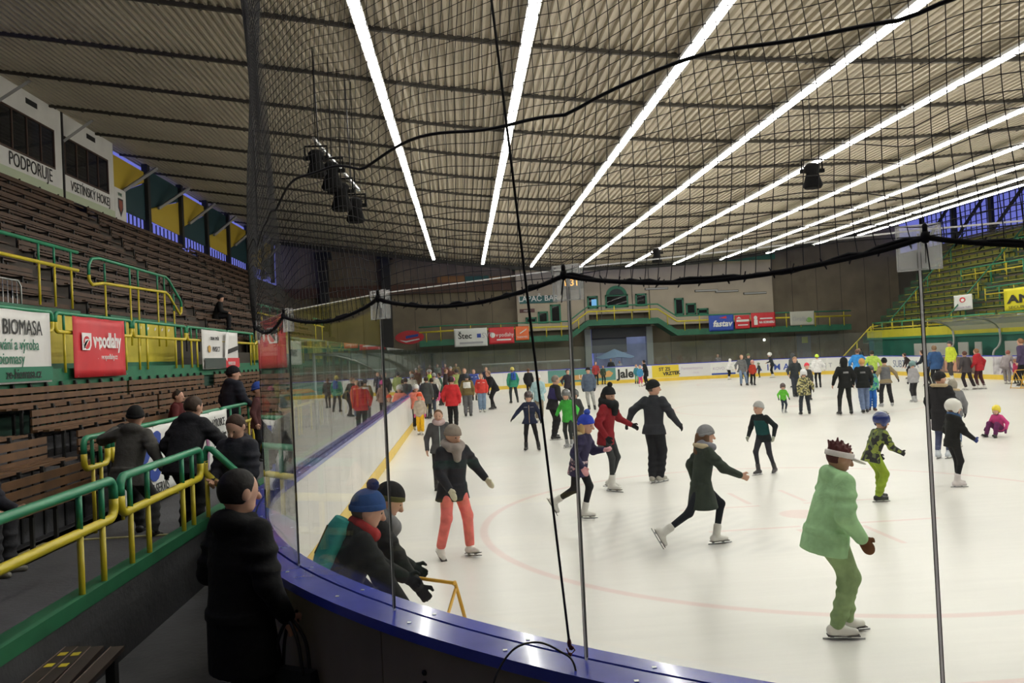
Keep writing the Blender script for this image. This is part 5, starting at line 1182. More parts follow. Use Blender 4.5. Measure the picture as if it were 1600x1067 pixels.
# ================================================================ the people
BK = (.014, .014, .016); NV = (.018, .024, .05); DG = (.05, .05, .052); GY = (.16, .16, .165); JEAN = (.12, .17, .28); WH = (.72, .71, .70)
camo_g = camo('camo_green_print', [(.02, .02, .02), (.12, .15, .06), (.02, .02, .02), (.25, .30, .05)], 16)
camo_y = camo('camo_yellow_print', [(.05, .05, .03), (.40, .36, .14), (.10, .10, .06), (.55, .50, .28)], 22)
knit = camo('knit_print', [(.08, .06, .09), (.50, .40, .42), (.12, .08, .12), (.65, .35, .38)], 30)
kidbl = camo('green_blue_print', [(.03, .10, .35), (.10, .42, .20), (.03, .20, .30), (.2, .5, .25)], 18)
pj = dict
# ---- nearest skaters
person('skater in pale green hooded jacket and green trousers with white sun visor', 1314, 993, 690, -92, lean=15, hip=(0, -.05), hipz=.545, fl=(.045, .055, 0, 0), fr=(.05, -.035, 0, 0), hr=(.03, .055, -.275), hl=(.02, .09, -.26), pitch=22,
       fat=1.34, jacket=pj(c=(.36, .60, .32), bulk=1.04, hem=.12, flare=1.10, hood=1, sleeve=1.28), pants=pj(c=(.27, .38, .18), r=1.16), shoes=SKW, glove=('mitten', (.13, .055, .02)), hat=('visor', (.75, .70, .70)), hair=(.09, .02, .02), hstyle='curly', skin=SKIND)
person('skater in dark navy jacket and coral trousers with beige hat and cream mittens', 713, 871, 661, -152, lean=7, hip=(0, -.01), fl=(.115, .02, 0, -8), fr=(.115, -.03, .01, 18), hr=(.0, .13, -.27), hl=(.17, .0, -.24), yaw=18, pitch=22,
       jacket=pj(c=(.022, .023, .03), bulk=1.16, hem=.125), pants=pj(c=(.80, .19, .17), r=1.10, flare=1.12), shoes=SKW, glove=('mitten', (.66, .62, .46)), hat=('beanie', (.30, .25, .21), None, (.27, .22, .19)), hair=(.2, .12, .07), scarf=((.33, .28, .26), 1.15))
person('skater in charcoal zipped jacket with pink scarf behind the coral trousers', 690, 768, 639, -172, lean=4, fl=(.06, .04), fr=(.05, -.10, .02, 20), hl=(.05, .06, -.28), hr=(.05, -.02, -.30), pitch=10, yaw=-10,
       jacket=pj(c=(.085, .085, .09), bulk=1.0, hem=.09, zip=(.45, .52, .5)), pants=pj(c=BK, r=1.0), shoes=SKB, hair=(.14, .075, .035), scarf=((.48, .36, .36), 1.0))
A = person('bent skater in black coat with blue pompom hat and teal backpack by the boards', base=(0, 0, 0), head_at=(-.72, 5.80), H=1.58, hd=-78, lean=26, hip=(0, -.08), hipz=.53, fl=(.05, .03), fr=(.05, -.06), hr=(.03, .16, -.27), hl=(.02, .2, -.22), pitch=20,
       jacket=pj(c=(.016, .017, .017), bulk=1.22, hem=.24, flare=1.15, hood=1), pants=pj(c=(.50, .02, .02), r=1.1), shoes=SKB, glove=('glove', BK), hat=('beanie', (.035, .09, .27), (.015, .03, .12)), hair=(.08, .05, .03), scarf=((.35, .03, .03), .9), backpack=(.03, .28, .26), hs=1.06)
person('stooping skater with black and olive striped beanie and grey scarf at the boards', base=(0, 0, 0), head_at=(-.64, 6.5), H=1.66, hd=-80, lean=40, hip=(0, -.08), hipz=.50, fl=(.05, .03), fr=(.05, -.06), hr=(.03, .16, -.27), hl=(.02, .16, -.24), pitch=30,
       jacket=pj(c=(.02, .02, .02), bulk=1.1, hem=.12), pants=pj(c=BK, r=1.1), shoes=SKB, glove=('glove', BK), hat=('beanie', BK, None, (.10, .10, .035)), hair=(.06, .04, .03), scarf=((.20, .20, .21), 1.1))
person('child with royal blue hat, fur hood and patterned jacket gliding on one skate', 908, 810, 641, -118, lean=16, hip=(0, .0), hipz=.55, fl=(.03, .03, 0, 0), fr=(.06, -.24, .10, 55), hl=(.0, .17, -.13), hr=(.06, .02, -.27), pitch=14, yaw=-5, hs=1.2,
       jacket=pj(c=(.035, .03, .075), bulk=1.14, hem=.13, flare=1.06, fur=(.50, .40, .22), band=(-.35, .22, knit), hood=1), pants=pj(c=BK, r=.98), shoes=SKW, glove=('mitten', (.72, .36, .38)), hat=('beanie', (.03, .06, .45), (.04, .08, .4)), hair=(.5, .33, .15), hstyle='long')
person('skater in dark red sweater and black pompom hat holding hands with the man', 954, 766, 598, -128, lean=8, hip=(0, -.02), fl=(.06, -.02, .012, 10), fr=(.05, .05), hl=(.15, .12, -.20), hr=(.03, .04, -.28), pitch=18, yaw=-8,
       jacket=pj(c=(.24, .015, .022), bulk=.98, hem=.115, under=(.20, .20, .20)), pants=pj(c=(.045, .048, .05), r=.82), shoes=SKW, hat=('beanie', BK, BK), hair=(.03, .02, .015), hstyle='long', scarf=((.015, .014, .016), 1.2), glove=('glove', BK))
person('man in black jacket and trousers with black beanie reaching back to the red sweater', 1026, 754, 592, -40, lean=5, fl=(.03, -.02), fr=(.03, .03), hl=(.17, -.05, -.225), hr=(.12, .08, -.25), yaw=-48, pitch=4,
       jacket=pj(c=(.035, .037, .045), bulk=1.06, hem=.085), pants=pj(c=(.018, .018, .022), r=1.24, flare=1.1), shoes=dict(c=(.40, .38, .33), sole=(.6, .6, .58)), glove=('glove', (.012, .012, .012)), hat=('beanie', (.012, .012, .012)), hair=(.12, .09, .07))
person('girl in dark green parka with grey hat striding on white figure skates', 1096, 853, 663, -90, lean=10, hip=(0, .02), hipz=.545, fl=(.04, .14, 0, 0), fr=(.03, -.30, .055, 62), hr=(.03, .235, -.19), hl=(.05, -.05, -.28), pitch=8, yaw=2,
       jacket=pj(c=(.040, .052, .040), bulk=1.05, hem=.20, flare=1.5, fur=(.50, .42, .28), hood=1), pants=pj(c=(.016, .018, .025), r=.84), shoes=SKW, hat=('beanie', (.24, .24, .25)), hair=(.14, .075, .04), hstyle='long', scarf=((.24, .24, .28), 1.0))
person('boy in dark teal printed sweatshirt and pale grey beanie skating to the left', 1196, 741, 625, 128, lean=14, hip=(0, .0), fl=(.05, -.16, .0, 10), fr=(.05, .09), hl=(.08, -.02, -.26), hr=(.05, .07, -.27), yaw=-18, pitch=2, hs=1.12,
       jacket=pj(c=(.016, .020, .022), bulk=.98, hem=.09, band=(.12, .85, (.012, .07, .07)), yoke=None), pants=pj(c=(.035, .035, .045), r=.92), shoes=dict(c=(.05, .045, .05), sole=(.55, .55, .55), lace=(.6, .6, .6)), glove=('glove', (.35, .36, .30)), hat=('beanie', (.42, .42, .41)), hair=(.3, .2, .12))
person('child with dark blue helmet, black patterned jacket and lime trousers bending forward', 1374, 782, 643, -80, lean=26, hip=(0, -.07), hipz=.53, fl=(.06, .06), fr=(.06, -.05), hr=(.04, .16, -.22), hl=(.05, .08, -.27), pitch=14, hs=1.2,
       jacket=pj(m=camo_g, bulk=1.06, hem=.10), pants=pj(c=(.30, .42, .04), r=1.22), shoes=SKB, glove=('glove', BK), hat=('helmet', (.025, .04, .17)), hair=(.2, .13, .07))
person('child in black with big white helmet and white and pink skates', 1494, 760, 622, -88, lean=7, hip=(0, -.02), fl=(.05, .06), fr=(.05, -.02), hr=(.02, .17, -.24), hl=(.04, .08, -.27), pitch=8, hs=1.22,
       jacket=pj(c=(.014, .014, .015), bulk=1.06, hem=.09, hood=1), pants=pj(c=(.012, .013, .018), r=.98), shoes=dict(c=(.68, .62, .62), sole=(.7, .68, .7), lace=(.6, .1, .15)), glove=('glove', (.03, .05, .20)), hat=('helmet', (.72, .70, .65)), hair=(.2, .12, .06), scarf=((.05, .11, .25), .9))
person('skater in long black coat with tan fur collar behind the white helmet', 1474, 716, 579, -55, lean=4, fl=(.05, -.02), fr=(.05, .04), hr=(.03, .05, -.28), pitch=6, yaw=-30,
       jacket=pj(c=(.016, .015, .018), bulk=1.10, hem=.24, flare=1.12, fur=(.45, .34, .20)), pants=pj(c=(.07, .08, .16), r=1.05), shoes=dict(c=(.62, .66, .72), sole=(.7, .7, .7)), hat=('beanie', (.012, .01, .012)), hair=(.05, .03, .02), glove=('glove', BK))
person('skater in grey jacket with beige fur hood half hidden by the black coat', 1494, 700, 592, -30, lean=12, jacket=pj(c=(.20, .20, .21), bulk=1.1, hem=.10, fur=(.55, .42, .26), hood=1), pants=pj(c=JEAN, r=1.05), shoes=SKW, hat=('hood', (.30, .27, .22)), hair=None, glove=('glove', BK))
person('child in pink and purple snowsuit with yellow helmet sitting on the ice', 1560, 682, 632, 112, lean=12, hip=(0, -.05), hipz=.16, fl=(.10, .24, -.03, -30), fr=(.10, .24, -.03, -30), hl=(.10, .02, -.26), hr=(.06, .14, -.24), kp=(0, .6, .8), pitch=0, yaw=10, hs=1.2,
       jacket=pj(c=(.55, .05, .20), bulk=1.1, hem=.05), pants=pj(c=(.12, .02, .09), r=1.2), shoes=SKB, glove=('mitten', (.10, .02, .08)), hat=('helmet', (.75, .60, .03)), hair=(.4, .25, .1))
# ---- middle distance, left of the tall posts
person('child in navy jacket with earflap hat skating with arms spread', 830, 704, 610, 172, lean=6, fl=(.14, .03), fr=(.09, -.02), hl=(.10, .05, -.27), hr=(.20, .04, -.23), pitch=8, hs=1.16, jacket=pj(c=(.02, .026, .06), bulk=1.05, hem=.09, zip=(.4, .3, .2), yoke=(.2, .2, .24)), pants=pj(c=BK, r=.98), shoes=SKB, glove=('glove', BK), hat=('helmet', (.06, .04, .04)))
person('grey-haired man in black jacket and wide black trousers leaning forward', 866, 686, 586, -70, lean=12, fl=(.11, .06), fr=(.13, -.06), hr=(.02, .10, -.26), pitch=12, jacket=pj(c=(.02, .02, .024), bulk=1.1, hem=.10, band=(.3, .9, (.03, .025, .10))), pants=pj(c=BK, r=1.3), shoes=SKB, hair=(.22, .18, .15))
person('child in bright green jacket and grey helmet in front of the leaning man', 890, 699, 607, 150, lean=8, fl=(.06, .02), fr=(.05, -.02), hl=(.12, .08, -.22), hr=(.10, .06, -.24), hs=1.18, jacket=pj(c=(.06, .42, .06), bulk=1.08, hem=.11), pants=pj(c=(.03, .035, .035), r=1.0), shoes=SKG, hat=('helmet', (.16, .16, .16)), glove=('glove', BK))
person('child with a dark helmet half hidden behind the green jacket', 902, 690, 607, 160, hs=1.18, jacket=pj(c=DG, bulk=1.05), pants=pj(c=BK), shoes=SKB, hat=('helmet', (.10, .10, .10)), glove=('glove', BK))
person('woman in light blue jacket, white hat and tan trousers', 844, 659, 584, 170, lean=5, fl=(.04, .0), fr=(.06, -.02), hl=(-.04, .12, -.24), hr=(.03, .10, -.25), pitch=14, jacket=pj(c=(.36, .52, .56), bulk=1.1, hem=.13, hood=1), pants=pj(c=(.22, .18, .13), r=1.15), shoes=SKW, hat=('beanie', WH), hair=(.3, .2, .1), glove=('glove', (.45, .5, .5)))
person('man in slate blue jacket and pale grey trousers with black cap', 922, 641, 573, 165, lean=3, fl=(.12, .0), fr=(.02, .0), jacket=pj(c=(.10, .13, .19), bulk=1.1, hem=.12), pants=pj(c=(.36, .36, .35), r=1.1), shoes=SKB, hat=('beanie', BK), glove=('glove', BK))
person('skater in black with a bright face behind the leaning man', 888, 630, 577, 200, lean=8, jacket=pj(c=(.03, .025, .035), bulk=1.05), pants=pj(c=BK), shoes=SKB, hair=(.06, .04, .03), hr=(.10, .06, -.25))
person('skater in black jacket seen from behind left of the light blue jacket', 827, 622, 575, -20, lean=6, jacket=pj(c=(.016, .018, .02), bulk=1.1), pants=pj(c=BK), shoes=SKB, hair=(.10, .05, .03))
person('skater in green jacket with a blue backpack and yellow hat', 803, 630, 573, 10, lean=4, fl=(.08, .0), fr=(.12, .0), jacket=pj(c=(.04, .26, .16), bulk=1.1), pants=pj(c=(.03, .035, .04), r=1.1), shoes=SKB, hat=('beanie', (.5, .42, .12)), backpack=(.03, .10, .38))
person('small figure in red jacket at the far boards before the orange advert', 932, 602, 565, 185, jacket=pj(c=(.35, .05, .05)), pants=pj(c=BK), shoes=SKB, hair=(.1, .05, .03))
person('small figure in dark green at the far boards before the orange advert', 943, 601, 571, 200, fl=(.10, 0), jacket=pj(c=(.04, .06, .04)), pants=pj(c=BK), shoes=SKB, hair=(.1, .05, .03))
person('adult in black holding children by the far lettered advert', 1011, 603, 562, 60, lean=14, jacket=pj(c=BK, bulk=1.1, hem=.2), pants=pj(c=BK, r=1.1), shoes=SKB, hair=(.03, .02, .02))
person('far child in blue jacket and pink trousers', 1001, 604, 570, 190, hs=1.2, jacket=pj(c=(.06, .25, .45)), pants=pj(c=(.65, .08, .2), r=1.1), shoes=SKW, hair=(.35, .2, .1))
person('far child in teal jacket behind the blue jacketed child', 995, 600, 569, 190, hs=1.2, jacket=pj(c=(.05, .2, .25)), pants=pj(c=(.1, .3, .15)), shoes=SKB, hair=(.35, .2, .1))
person('far skater in grey jacket left of the white jacket', 1123, 590, 553, 175, jacket=pj(c=(.24, .20, .21)), pants=pj(c=BK), shoes=SKB, hair=(.25, .15, .1))
person('far skater in white jacket bending beside the boards', 1139, 593, 560, -60, lean=25, jacket=pj(c=(.7, .68, .67), bulk=1.15), pants=pj(c=BK), shoes=SKW, hat=('hood', (.7, .68, .67)), hair=None)
person('man in grey sweater and blue jeans gliding far off in the middle', 1160, 603, 554, 178, lean=8, fl=(.16, -.02), fr=(.05, .04), hr=(.10, .03, -.26), jacket=pj(c=(.15, .15, .155), bulk=1.05), pants=pj(c=(.17, .23, .34), r=1.15), shoes=SKB, hair=(.35, .2, .12))
person('adult in dark jacket just right of the grey sweater', 1171, 600, 552, 182, jacket=pj(c=(.04, .05, .06)), pants=pj(c=NV), shoes=SKB, hat=('beanie', (.12, .14, .07)))
person('child in red vest over black beside the grey sweater', 1177, 602, 562, 175, hs=1.15, jacket=pj(c=(.45, .05, .03)), pants=pj(c=BK), shoes=SKB, hat=('helmet', (.6, .3, .25)))
person('crouching child in red far behind the jeans', 1161, 592, 574, 100, lean=30, hs=1.2, jacket=pj(c=(.5, .05, .04)), pants=pj(c=BK), shoes=SKB, hair=(.1, .05, .03))
person('tiny child in dark suit near the blue board letters', 1187, 590, 566, 30, lean=8, fl=(.05, -.05), fr=(.06, .05), hl=(.15, .0, -.2), hs=1.2, jacket=pj(c=(.05, .06, .05)), pants=pj(c=BK), shoes=SKB, hat=('helmet', (.2, .25, .15)))
person('far child in dark suit with white helmet skating left', 1208, 590, 550, 75, lean=16, hs=1.15, hr=(.03, .14, -.2), jacket=pj(c=(.03, .035, .045)), pants=pj(c=BK, r=1.1), shoes=SKW, hat=('helmet', (.72, .72, .70)))
# ---- middle distance, right half
person('toddler in bright green jacket with dark helmet', 1225, 645, 598, 176, hs=1.42, hipz=.52, fl=(.06, .0), fr=(.05, .0), hl=(.09, .03, -.25), hr=(.09, .03, -.25), jacket=pj(c=(.13, .50, .05), bulk=1.12, hem=.09, zip=(.08, .15, .04)), pants=pj(c=(.03, .04, .06), r=1.1), shoes=SKG, glove=('mitten', BK), hat=('helmet', (.08, .05, .05)))
person('man in dark jacket bowing beside the child in patterned jacket', 1243, 620, 557, 172, lean=18, fl=(.02, .03), fr=(.05, .06), hr=(.08, .1, -.25), pitch=24, jacket=pj(c=(.04, .045, .05), bulk=1.08), pants=pj(c=(.04, .045, .06), r=1.05), shoes=SKB, hair=(.35, .2, .12))
person('man in grey hooded jacket behind the bowing man', 1243, 606, 551, 20, lean=10, jacket=pj(c=(.07, .075, .08), bulk=1.15, hood=1), pants=pj(c=DG), shoes=SKB, hat=('hood', (.07, .075, .08)), hair=None)
person('child in yellow camouflage jacket with white helmet', 1259, 648, 576, -12, hs=1.18, fl=(.11, -.02), fr=(.09, .03), hr=(.12, .06, -.25), lean=3, jacket=pj(m=camo_y, bulk=1.15, hem=.12), pants=pj(c=(.03, .035, .045), r=1.15), shoes=SKB, glove=('glove', (.1, .09, .07)), hat=('helmet', (.66, .66, .68)))
person('child with a red hat just behind the camouflage jacket', 1263, 625, 566, 170, hs=1.18, jacket=pj(c=(.05, .05, .05)), pants=pj(c=BK), shoes=SKB, hat=('beanie', (.70, .06, .09)))
person('woman in white jacket with lime hat near the corner boards', 1279, 606, 553, -15, lean=4, fl=(.05, .03), fr=(.06, .0), hr=(.10, .02, -.26), jacket=pj(c=(.74, .72, .72), bulk=1.12, hem=.10), pants=pj(c=BK, r=.95), shoes=SKB, hat=('beanie', (.62, .80, .08)))
person('onlooker in black standing behind the corner boards', base=(27.3, 55.5, 0), H=1.75, hd=110, jacket=pj(c=BK), pants=pj(c=BK), shoes=dict(SKB, skate=False), hair=(.03, .02, .02))
person('tall man in black jacket with white back print', 1323, 648, 557, -8, lean=3, fl=(.12, .0), fr=(.09, .02), hl=(.10, .0, -.28), hr=(.04, .03, -.28), jacket=pj(c=(.013, .013, .015), bulk=1.12, hem=.09, back=(.3, .3, .3)), pants=pj(c=(.016, .016, .019), r=1.05), shoes=SKB, hat=('hood', (.013, .013, .015)), hair=None)
person('fair-haired skater in black jacket and blue jeans', 1351, 645, 559, -22, lean=5, fl=(.03, -.12), fr=(.05, .0), hl=(.06, .0, -.29), jacket=pj(c=(.016, .016, .018), bulk=1.08, hem=.10, back=(.2, .2, .2)), pants=pj(c=(.15, .20, .33), r=1.2), shoes=SKB, hair=(.55, .30, .10))
person('child in green and blue snowsuit beside the jeans', 1363, 642, 570, 165, hs=1.18, jacket=pj(m=kidbl, bulk=1.15, hem=.1), pants=pj(c=(.03, .13, .45), r=1.25), shoes=dict(c=(.06, .03, .03), sole=(.3, .03, .03)), hat=('helmet', (.05, .05, .055)), glove=('mitten', BK))
person('skater in bright blue jacket bending behind the black jackets', 1342, 606, 545, -30, lean=14, hl=(.1, .0, -.27), hr=(.14, .05, -.24), jacket=pj(c=(.04, .24, .62), bulk=1.2, hem=.11), pants=pj(c=NV, r=1.1), shoes=SKB, hair=(.15, .08, .05))
person('skater in lime jacket with dark hair beyond the vest', 1366, 606, 547, -10, lean=8, hl=(.14, .03, -.24), hr=(.12, .0, -.26), jacket=pj(c=(.42, .58, .10), bulk=1.2, hem=.11), pants=pj(c=BK), shoes=SKB, hair=(.04, .03, .02))
person('skater with grey vest over tan sleeves seen from behind', 1386, 635, 558, -8, lean=5, fl=(.11, .0), fr=(.11, .0), hl=(.08, .02, -.27), hr=(.16, .02, -.25), jacket=pj(c=(.26, .20, .12), bulk=1.04, hem=.08, band=(-.25, .97, (.13, .13, .14))), pants=pj(c=(.02, .018, .02), r=1.15), shoes=SKG, glove=('glove', BK), hat=('beanie', BK))
person('skater in black stooping at the boards left of the grey sweatshirt', 1421, 592, 551, 60, lean=36, hip=(0, -.08), hipz=.53, fl=(.10, .02), hl=(.06, .1, -.29), jacket=pj(c=(.03, .02, .022)), pants=pj(c=BK), shoes=SKB, hair=(.08, .04, .03))
person('child in pale grey sweatshirt with teal helmet seen from behind', 1430, 628, 563, 10, lean=6, fl=(.08, -.04), fr=(.07, .06), hs=1.14, jacket=pj(c=(.34, .33, .35), bulk=1.08, hem=.08), pants=pj(c=(.025, .024, .028), r=1.1), shoes=SKG, hat=('helmet', (.12, .22, .22)), glove=('glove', BK))
person('skater in black bending just left of the right-hand post', 1452, 603, 546, 45, lean=24, jacket=pj(c=(.015, .018, .025), bulk=1.15), pants=pj(c=BK, r=1.1), shoes=SKB, hair=(.05, .03, .02), hl=(.05, .18, -.2))
person('skater in dark blue jacket just right of the right-hand post', 1464, 608, 539, -10, lean=8, fl=(.09, -.12, .03, 30), jacket=pj(c=(.03, .08, .20), bulk=1.15), pants=pj(c=BK, r=1.05), shoes=SKB, hair=(.2, .12, .07), hl=(.05, .02, -.28))
person('skater in lime yellow jacket facing left before the far bench', 1488, 594, 532, 100, lean=3, jacket=pj(c=(.55, .62, .05), bulk=1.12, hem=.10), pants=pj(c=(.07, .06, .06), r=1.1), shoes=SKW, hair=(.05, .03, .02), hat=('beanie', (.07, .07, .08)))
person('skater in dark jacket and trousers stepping beside the red jacket', 1512, 609, 548, 10, lean=8, fl=(.05, .0), fr=(.18, -.04, .0, 10), hl=(.05, .05, -.27), jacket=pj(c=(.06, .05, .055), bulk=1.12), pants=pj(c=(.025, .018, .022), r=1.15), shoes=SKW, hair=(.10, .04, .03))
person('skater in red hooded jacket and maroon trousers', 1532, 608, 544, 28, lean=10, fl=(.06, .02), fr=(.08, -.06), hl=(.06, .06, -.27), hr=(.08, -.05, -.27), jacket=pj(c=(.42, .02, .03), bulk=1.15, hem=.11, hood=1), pants=pj(c=(.06, .02, .025), r=1.1), shoes=SKW, hair=(.25, .12, .06), glove=('glove', BK))
person('skater in grey tracksuit bending down to a child', 1574, 600, 547, -60, lean=38, hip=(0, -.08), hipz=.55, fl=(.06, .04), fr=(.07, -.03), hr=(.04, .1, -.27), jacket=pj(c=(.28, .24, .25), bulk=1.1), pants=pj(c=(.24, .21, .22), r=1.2), shoes=SKW, hair=(.30, .10, .08))
person('small child in crimson jacket beside the grey tracksuit', 1589, 600, 560, 20, hs=1.25, jacket=pj(c=(.40, .04, .10), bulk=1.15), pants=pj(c=BK, r=1.1), shoes=SKB, hair=(.3, .15, .08))
person('adult in purple jacket cut by the right frame edge', 1601, 604, 528, 30, lean=6, jacket=pj(c=(.07, .05, .11), bulk=1.15), pants=pj(c=BK), shoes=SKB, hair=(.25, .12, .06))
# ---- the crowd by the left boards
person('skater in coral jacket with white helmet by the left boards', 652, 672, 599, -160, lean=4, hl=(.04, .08, -.25), hr=(.20, .03, -.20), hs=1.12, jacket=pj(c=(.80, .24, .17), bulk=1.15, hem=.09), pants=pj(c=(.02, .02, .02), r=1.15), shoes=SKW, hat=('helmet', (.70, .69, .66)), hair=(.2, .12, .06), hstyle='long')
person('child in beige jacket with orange hat and yellow trousers by the left boards', 658, 679, 613, 175, hs=1.2, jacket=pj(c=(.50, .42, .34), bulk=1.12, hem=.12), pants=pj(c=(.80, .45, .02), r=1.25), shoes=SKW, hat=('beanie', (.75, .09, .03)), glove=('mitten', (.6, .1, .25)))
person('adult in red jacket and black trousers with dark cap seen from behind', 708, 672, 587, -10, lean=3, fl=(.05, .05), fr=(.07, -.03), hl=(.06, .05, -.27), jacket=pj(c=(.58, .03, .035), bulk=1.2, hem=.11), pants=pj(c=BK, r=1.15), shoes=SKB, hat=('beanie', (.03, .02, .02)), hair=(.05, .03, .02))
person('child with pink hat beside the red jacket', 709, 650, 588, -5, hs=1.2, jacket=pj(c=(.4, .25, .2)), pants=pj(c=BK), shoes=SKB, hat=('beanie', (.75, .10, .35)))
person('child in pink jacket with white helmet left of the red jacket', 684, 646, 600, 150, hs=1.25, jacket=pj(c=(.75, .10, .28), bulk=1.1), pants=pj(c=WH), shoes=SKW, hat=('helmet', (.7, .68, .68)))
person('skater in dark grey coat behind the orange hat', 668, 655, 588, -20, jacket=pj(c=(.07, .075, .075), bulk=1.15, hem=.2), pants=pj(c=BK), shoes=SKB, hair=(.05, .03, .02))
person('skater in black jacket and jeans left of the pink jacket', 677, 652, 590, 15, jacket=pj(c=(.02, .022, .025), bulk=1.1), pants=pj(c=(.06, .08, .12), r=1.1), shoes=SKB, hair=(.05, .03, .02))
person('skater in white and brown striped sweater with grey trousers', 732, 651, 583, -5, lean=3, fl=(.06, .0), fr=(.06, .0), jacket=pj(c=(.18, .13, .05), bulk=1.1, hem=.06, band=(.45, .95, (.70, .69, .66))), pants=pj(c=(.13, .13, .14), r=1.3), shoes=SKB, hair=(.05, .05, .06), hat=('beanie', (.05, .06, .08)))
person('skater in red and white striped jacket with blue jeans', 754, 644, 583, 178, lean=3, fl=(.05, .0), fr=(.05, .0), jacket=pj(c=(.62, .06, .05), bulk=1.08, hem=.07, yoke=(.7, .7, .7)), pants=pj(c=(.18, .26, .38), r=1.35), shoes=SKW, hair=(.25, .15, .08))
person('skater in black leaning far forward right of the blue jeans', 771, 640, 578, 115, lean=30, hip=(0, -.07), hipz=.54, fl=(.05, .06), fr=(.06, -.06), hl=(.03, .14, -.27), jacket=pj(c=(.017, .017, .02), bulk=1.1), pants=pj(c=BK, r=1.05), shoes=SKB, hair=(.25, .15, .1))
person('skater in blue jersey between the black and red jackets', 742, 626, 577, 185, jacket=pj(c=(.05, .08, .30), bulk=1.08, yoke=(.7, .7, .7)), pants=pj(c=(.05, .06, .08)), shoes=SKB, hair=(.4, .2, .12))
person('skater in black with reddish face beyond the striped sweater', 728, 634, 575, 182, jacket=pj(c=(.03, .03, .035), bulk=1.1), pants=pj(c=BK), shoes=SKB, hair=(.25, .12, .08))
person('far skater in dark blue near the red board advert', 761, 618, 573, 190, jacket=pj(c=(.03, .035, .06)), pants=pj(c=BK), shoes=SKB, hair=(.2, .12, .07))
CR = [(640, 630, 584, (.35, .06, .16)), (647, 640, 590, (.55, .54, .5)), (655, 632, 577, (.42, .50, .05)), (662, 626, 574, (.03, .035, .035)), (672, 628, 577, (.40, .55, .04)), (681, 640, 582, (.45, .42, .36)), (690, 634, 582, (.03, .07, .05)), (697, 628, 576, (.04, .03, .03)), (716, 630, 576, (.30, .35, .12)), (633, 622, 580, (.05, .06, .06)), (640, 612, 572, (.04, .05, .08)), (667, 616, 573, (.12, .22, .28)), (706, 618, 572, (.12, .05, .04))]
CW = ['plum', 'off-white', 'olive yellow', 'black', 'lime', 'beige', 'bottle green', 'brown-black', 'moss green', 'charcoal', 'dark navy', 'steel blue', 'brown']
for (px, py, tp, c), wd in zip(CR, CW):
    person('crowded skater in %s jacket near the left boards' % wd, px, py, tp, random.choice((0, 20, 170, 200, 90, -90)), jacket=pj(c=c, bulk=1.12), pants=pj(c=random.choice((BK, DG, NV))), shoes=SKB, hair=random.choice(((.05, .03, .02), (.2, .1, .05))), hat=random.choice((None, ('beanie', (.06, .05, .05)), ('beanie', (.3, .3, .3)))), group='skaters crowding by the left boards')
# onlookers on the far side of the left corner
for k, (px, py, c, wd) in enumerate(((642, 568, (.05, .09, .10), 'dark teal'), (656, 566, BK, 'black'), (664, 562, (.02, .02, .03), 'midnight blue'), (683, 567, (.18, .20, .18), 'grey green'), (695, 565, (.22, .05, .04), 'brick red'), (712, 569, (.30, .20, .08), 'mustard'))):
    x, z = XD(px, py, 61.2); person('onlooker in %s standing behind the far left boards' % wd, base=(x, 61.2, .1), H=1.9, hd=180, jacket=pj(c=c, bulk=1.15), pants=pj(c=BK), shoes=dict(SKB, skate=False), hair=(.06, .04, .03), group='onlookers behind the far left boards')
x, z = XD(956, 566, 63); person('dark figure standing under the pale blue parasol', base=(x, 63.4, .05), H=1.7, hd=170, jacket=pj(c=BK), pants=pj(c=BK), shoes=dict(SKB, skate=False), hair=(.03, .02, .02))
x, z = XD(968, 568, 63.2); person('pale figure beside the dark one in the open gate', base=(x, 63.2, .05), H=1.5, hd=170, jacket=pj(c=(.5, .5, .52)), pants=pj(c=GY), shoes=dict(SKB, skate=False), hair=(.1, .06, .04))
# ---- people outside the boards on the left
SH = dict(c=(.015, .015, .016), sole=(.03, .03, .03), skate=False)
P = person('person in long black coat with dark hair at the near boards, holding a black handbag', base=(0, 0, .17), head_at=(-1.31, 4.78), H=1.70, hd=-38, lean=3, hr=(.04, .06, -.285), hl=(-.01, .12, -.2), yaw=-8, pitch=8, fat=1.12, jacket=pj(c=(.010, .010, .011), bulk=1.10, hem=.20, flare=1.04, hood=1), pants=pj(c=(.008, .008, .009), r=1.3), shoes=SH, hair=(.012, .010, .010))
hb = P['hands'][1]; bag = empty('handbag', hb + Vector((.02, -.02, -.12)), -.5, 'black handbag hanging from the hand of the black-coated person', 'handbag')
MB().add([(-.17, -.06, -.52), (.19, -.06, -.50), (.19, .06, -.50), (-.17, .06, -.52), (-.14, -.03, -.16), (.15, -.03, -.16), (.15, .03, -.16), (-.14, .03, -.16)], [(0, 3, 2, 1), (4, 5, 6, 7), (0, 1, 5, 4), (1, 2, 6, 5), (2, 3, 7, 6), (3, 0, 4, 7)]).build('bag', mat('bag_leather', (.010, .010, .010), .4), bag)
for y in (-.03, .03): MB().tube(smooth_pts([(-.09, y, -.18), (-.07, y, -.02), (-.02, y * .5, .09), (.02, y * .5, .09), (.08, y, -.02), (.10, y, -.18)], 5), .010, 6).build('handle', mat('bag_leather', (.010, .010, .010), .4), bag)
person('person in grey jacket and black beanie stepping down with one hand on the rail', base=(0, 0, DZ), head_at=(-3.94, 10.1), H=1.62, hd=-8, lean=16, side=4, hip=(-.04, -.04), hipz=.46, fl=(.02, .08), fr=(.17, -.10, .0, 10), hl=(.13, .17, .02), hr=(.16, -.10, -.24), yaw=30, pitch=8, jacket=pj(c=(.085, .082, .075), bulk=1.12, hem=.12, hood=1), pants=pj(c=(.035, .035, .035), r=1.2), shoes=SH, glove=('glove', BK), hat=('beanie', (.012, .012, .012)), hair=None, hstyle='bald')
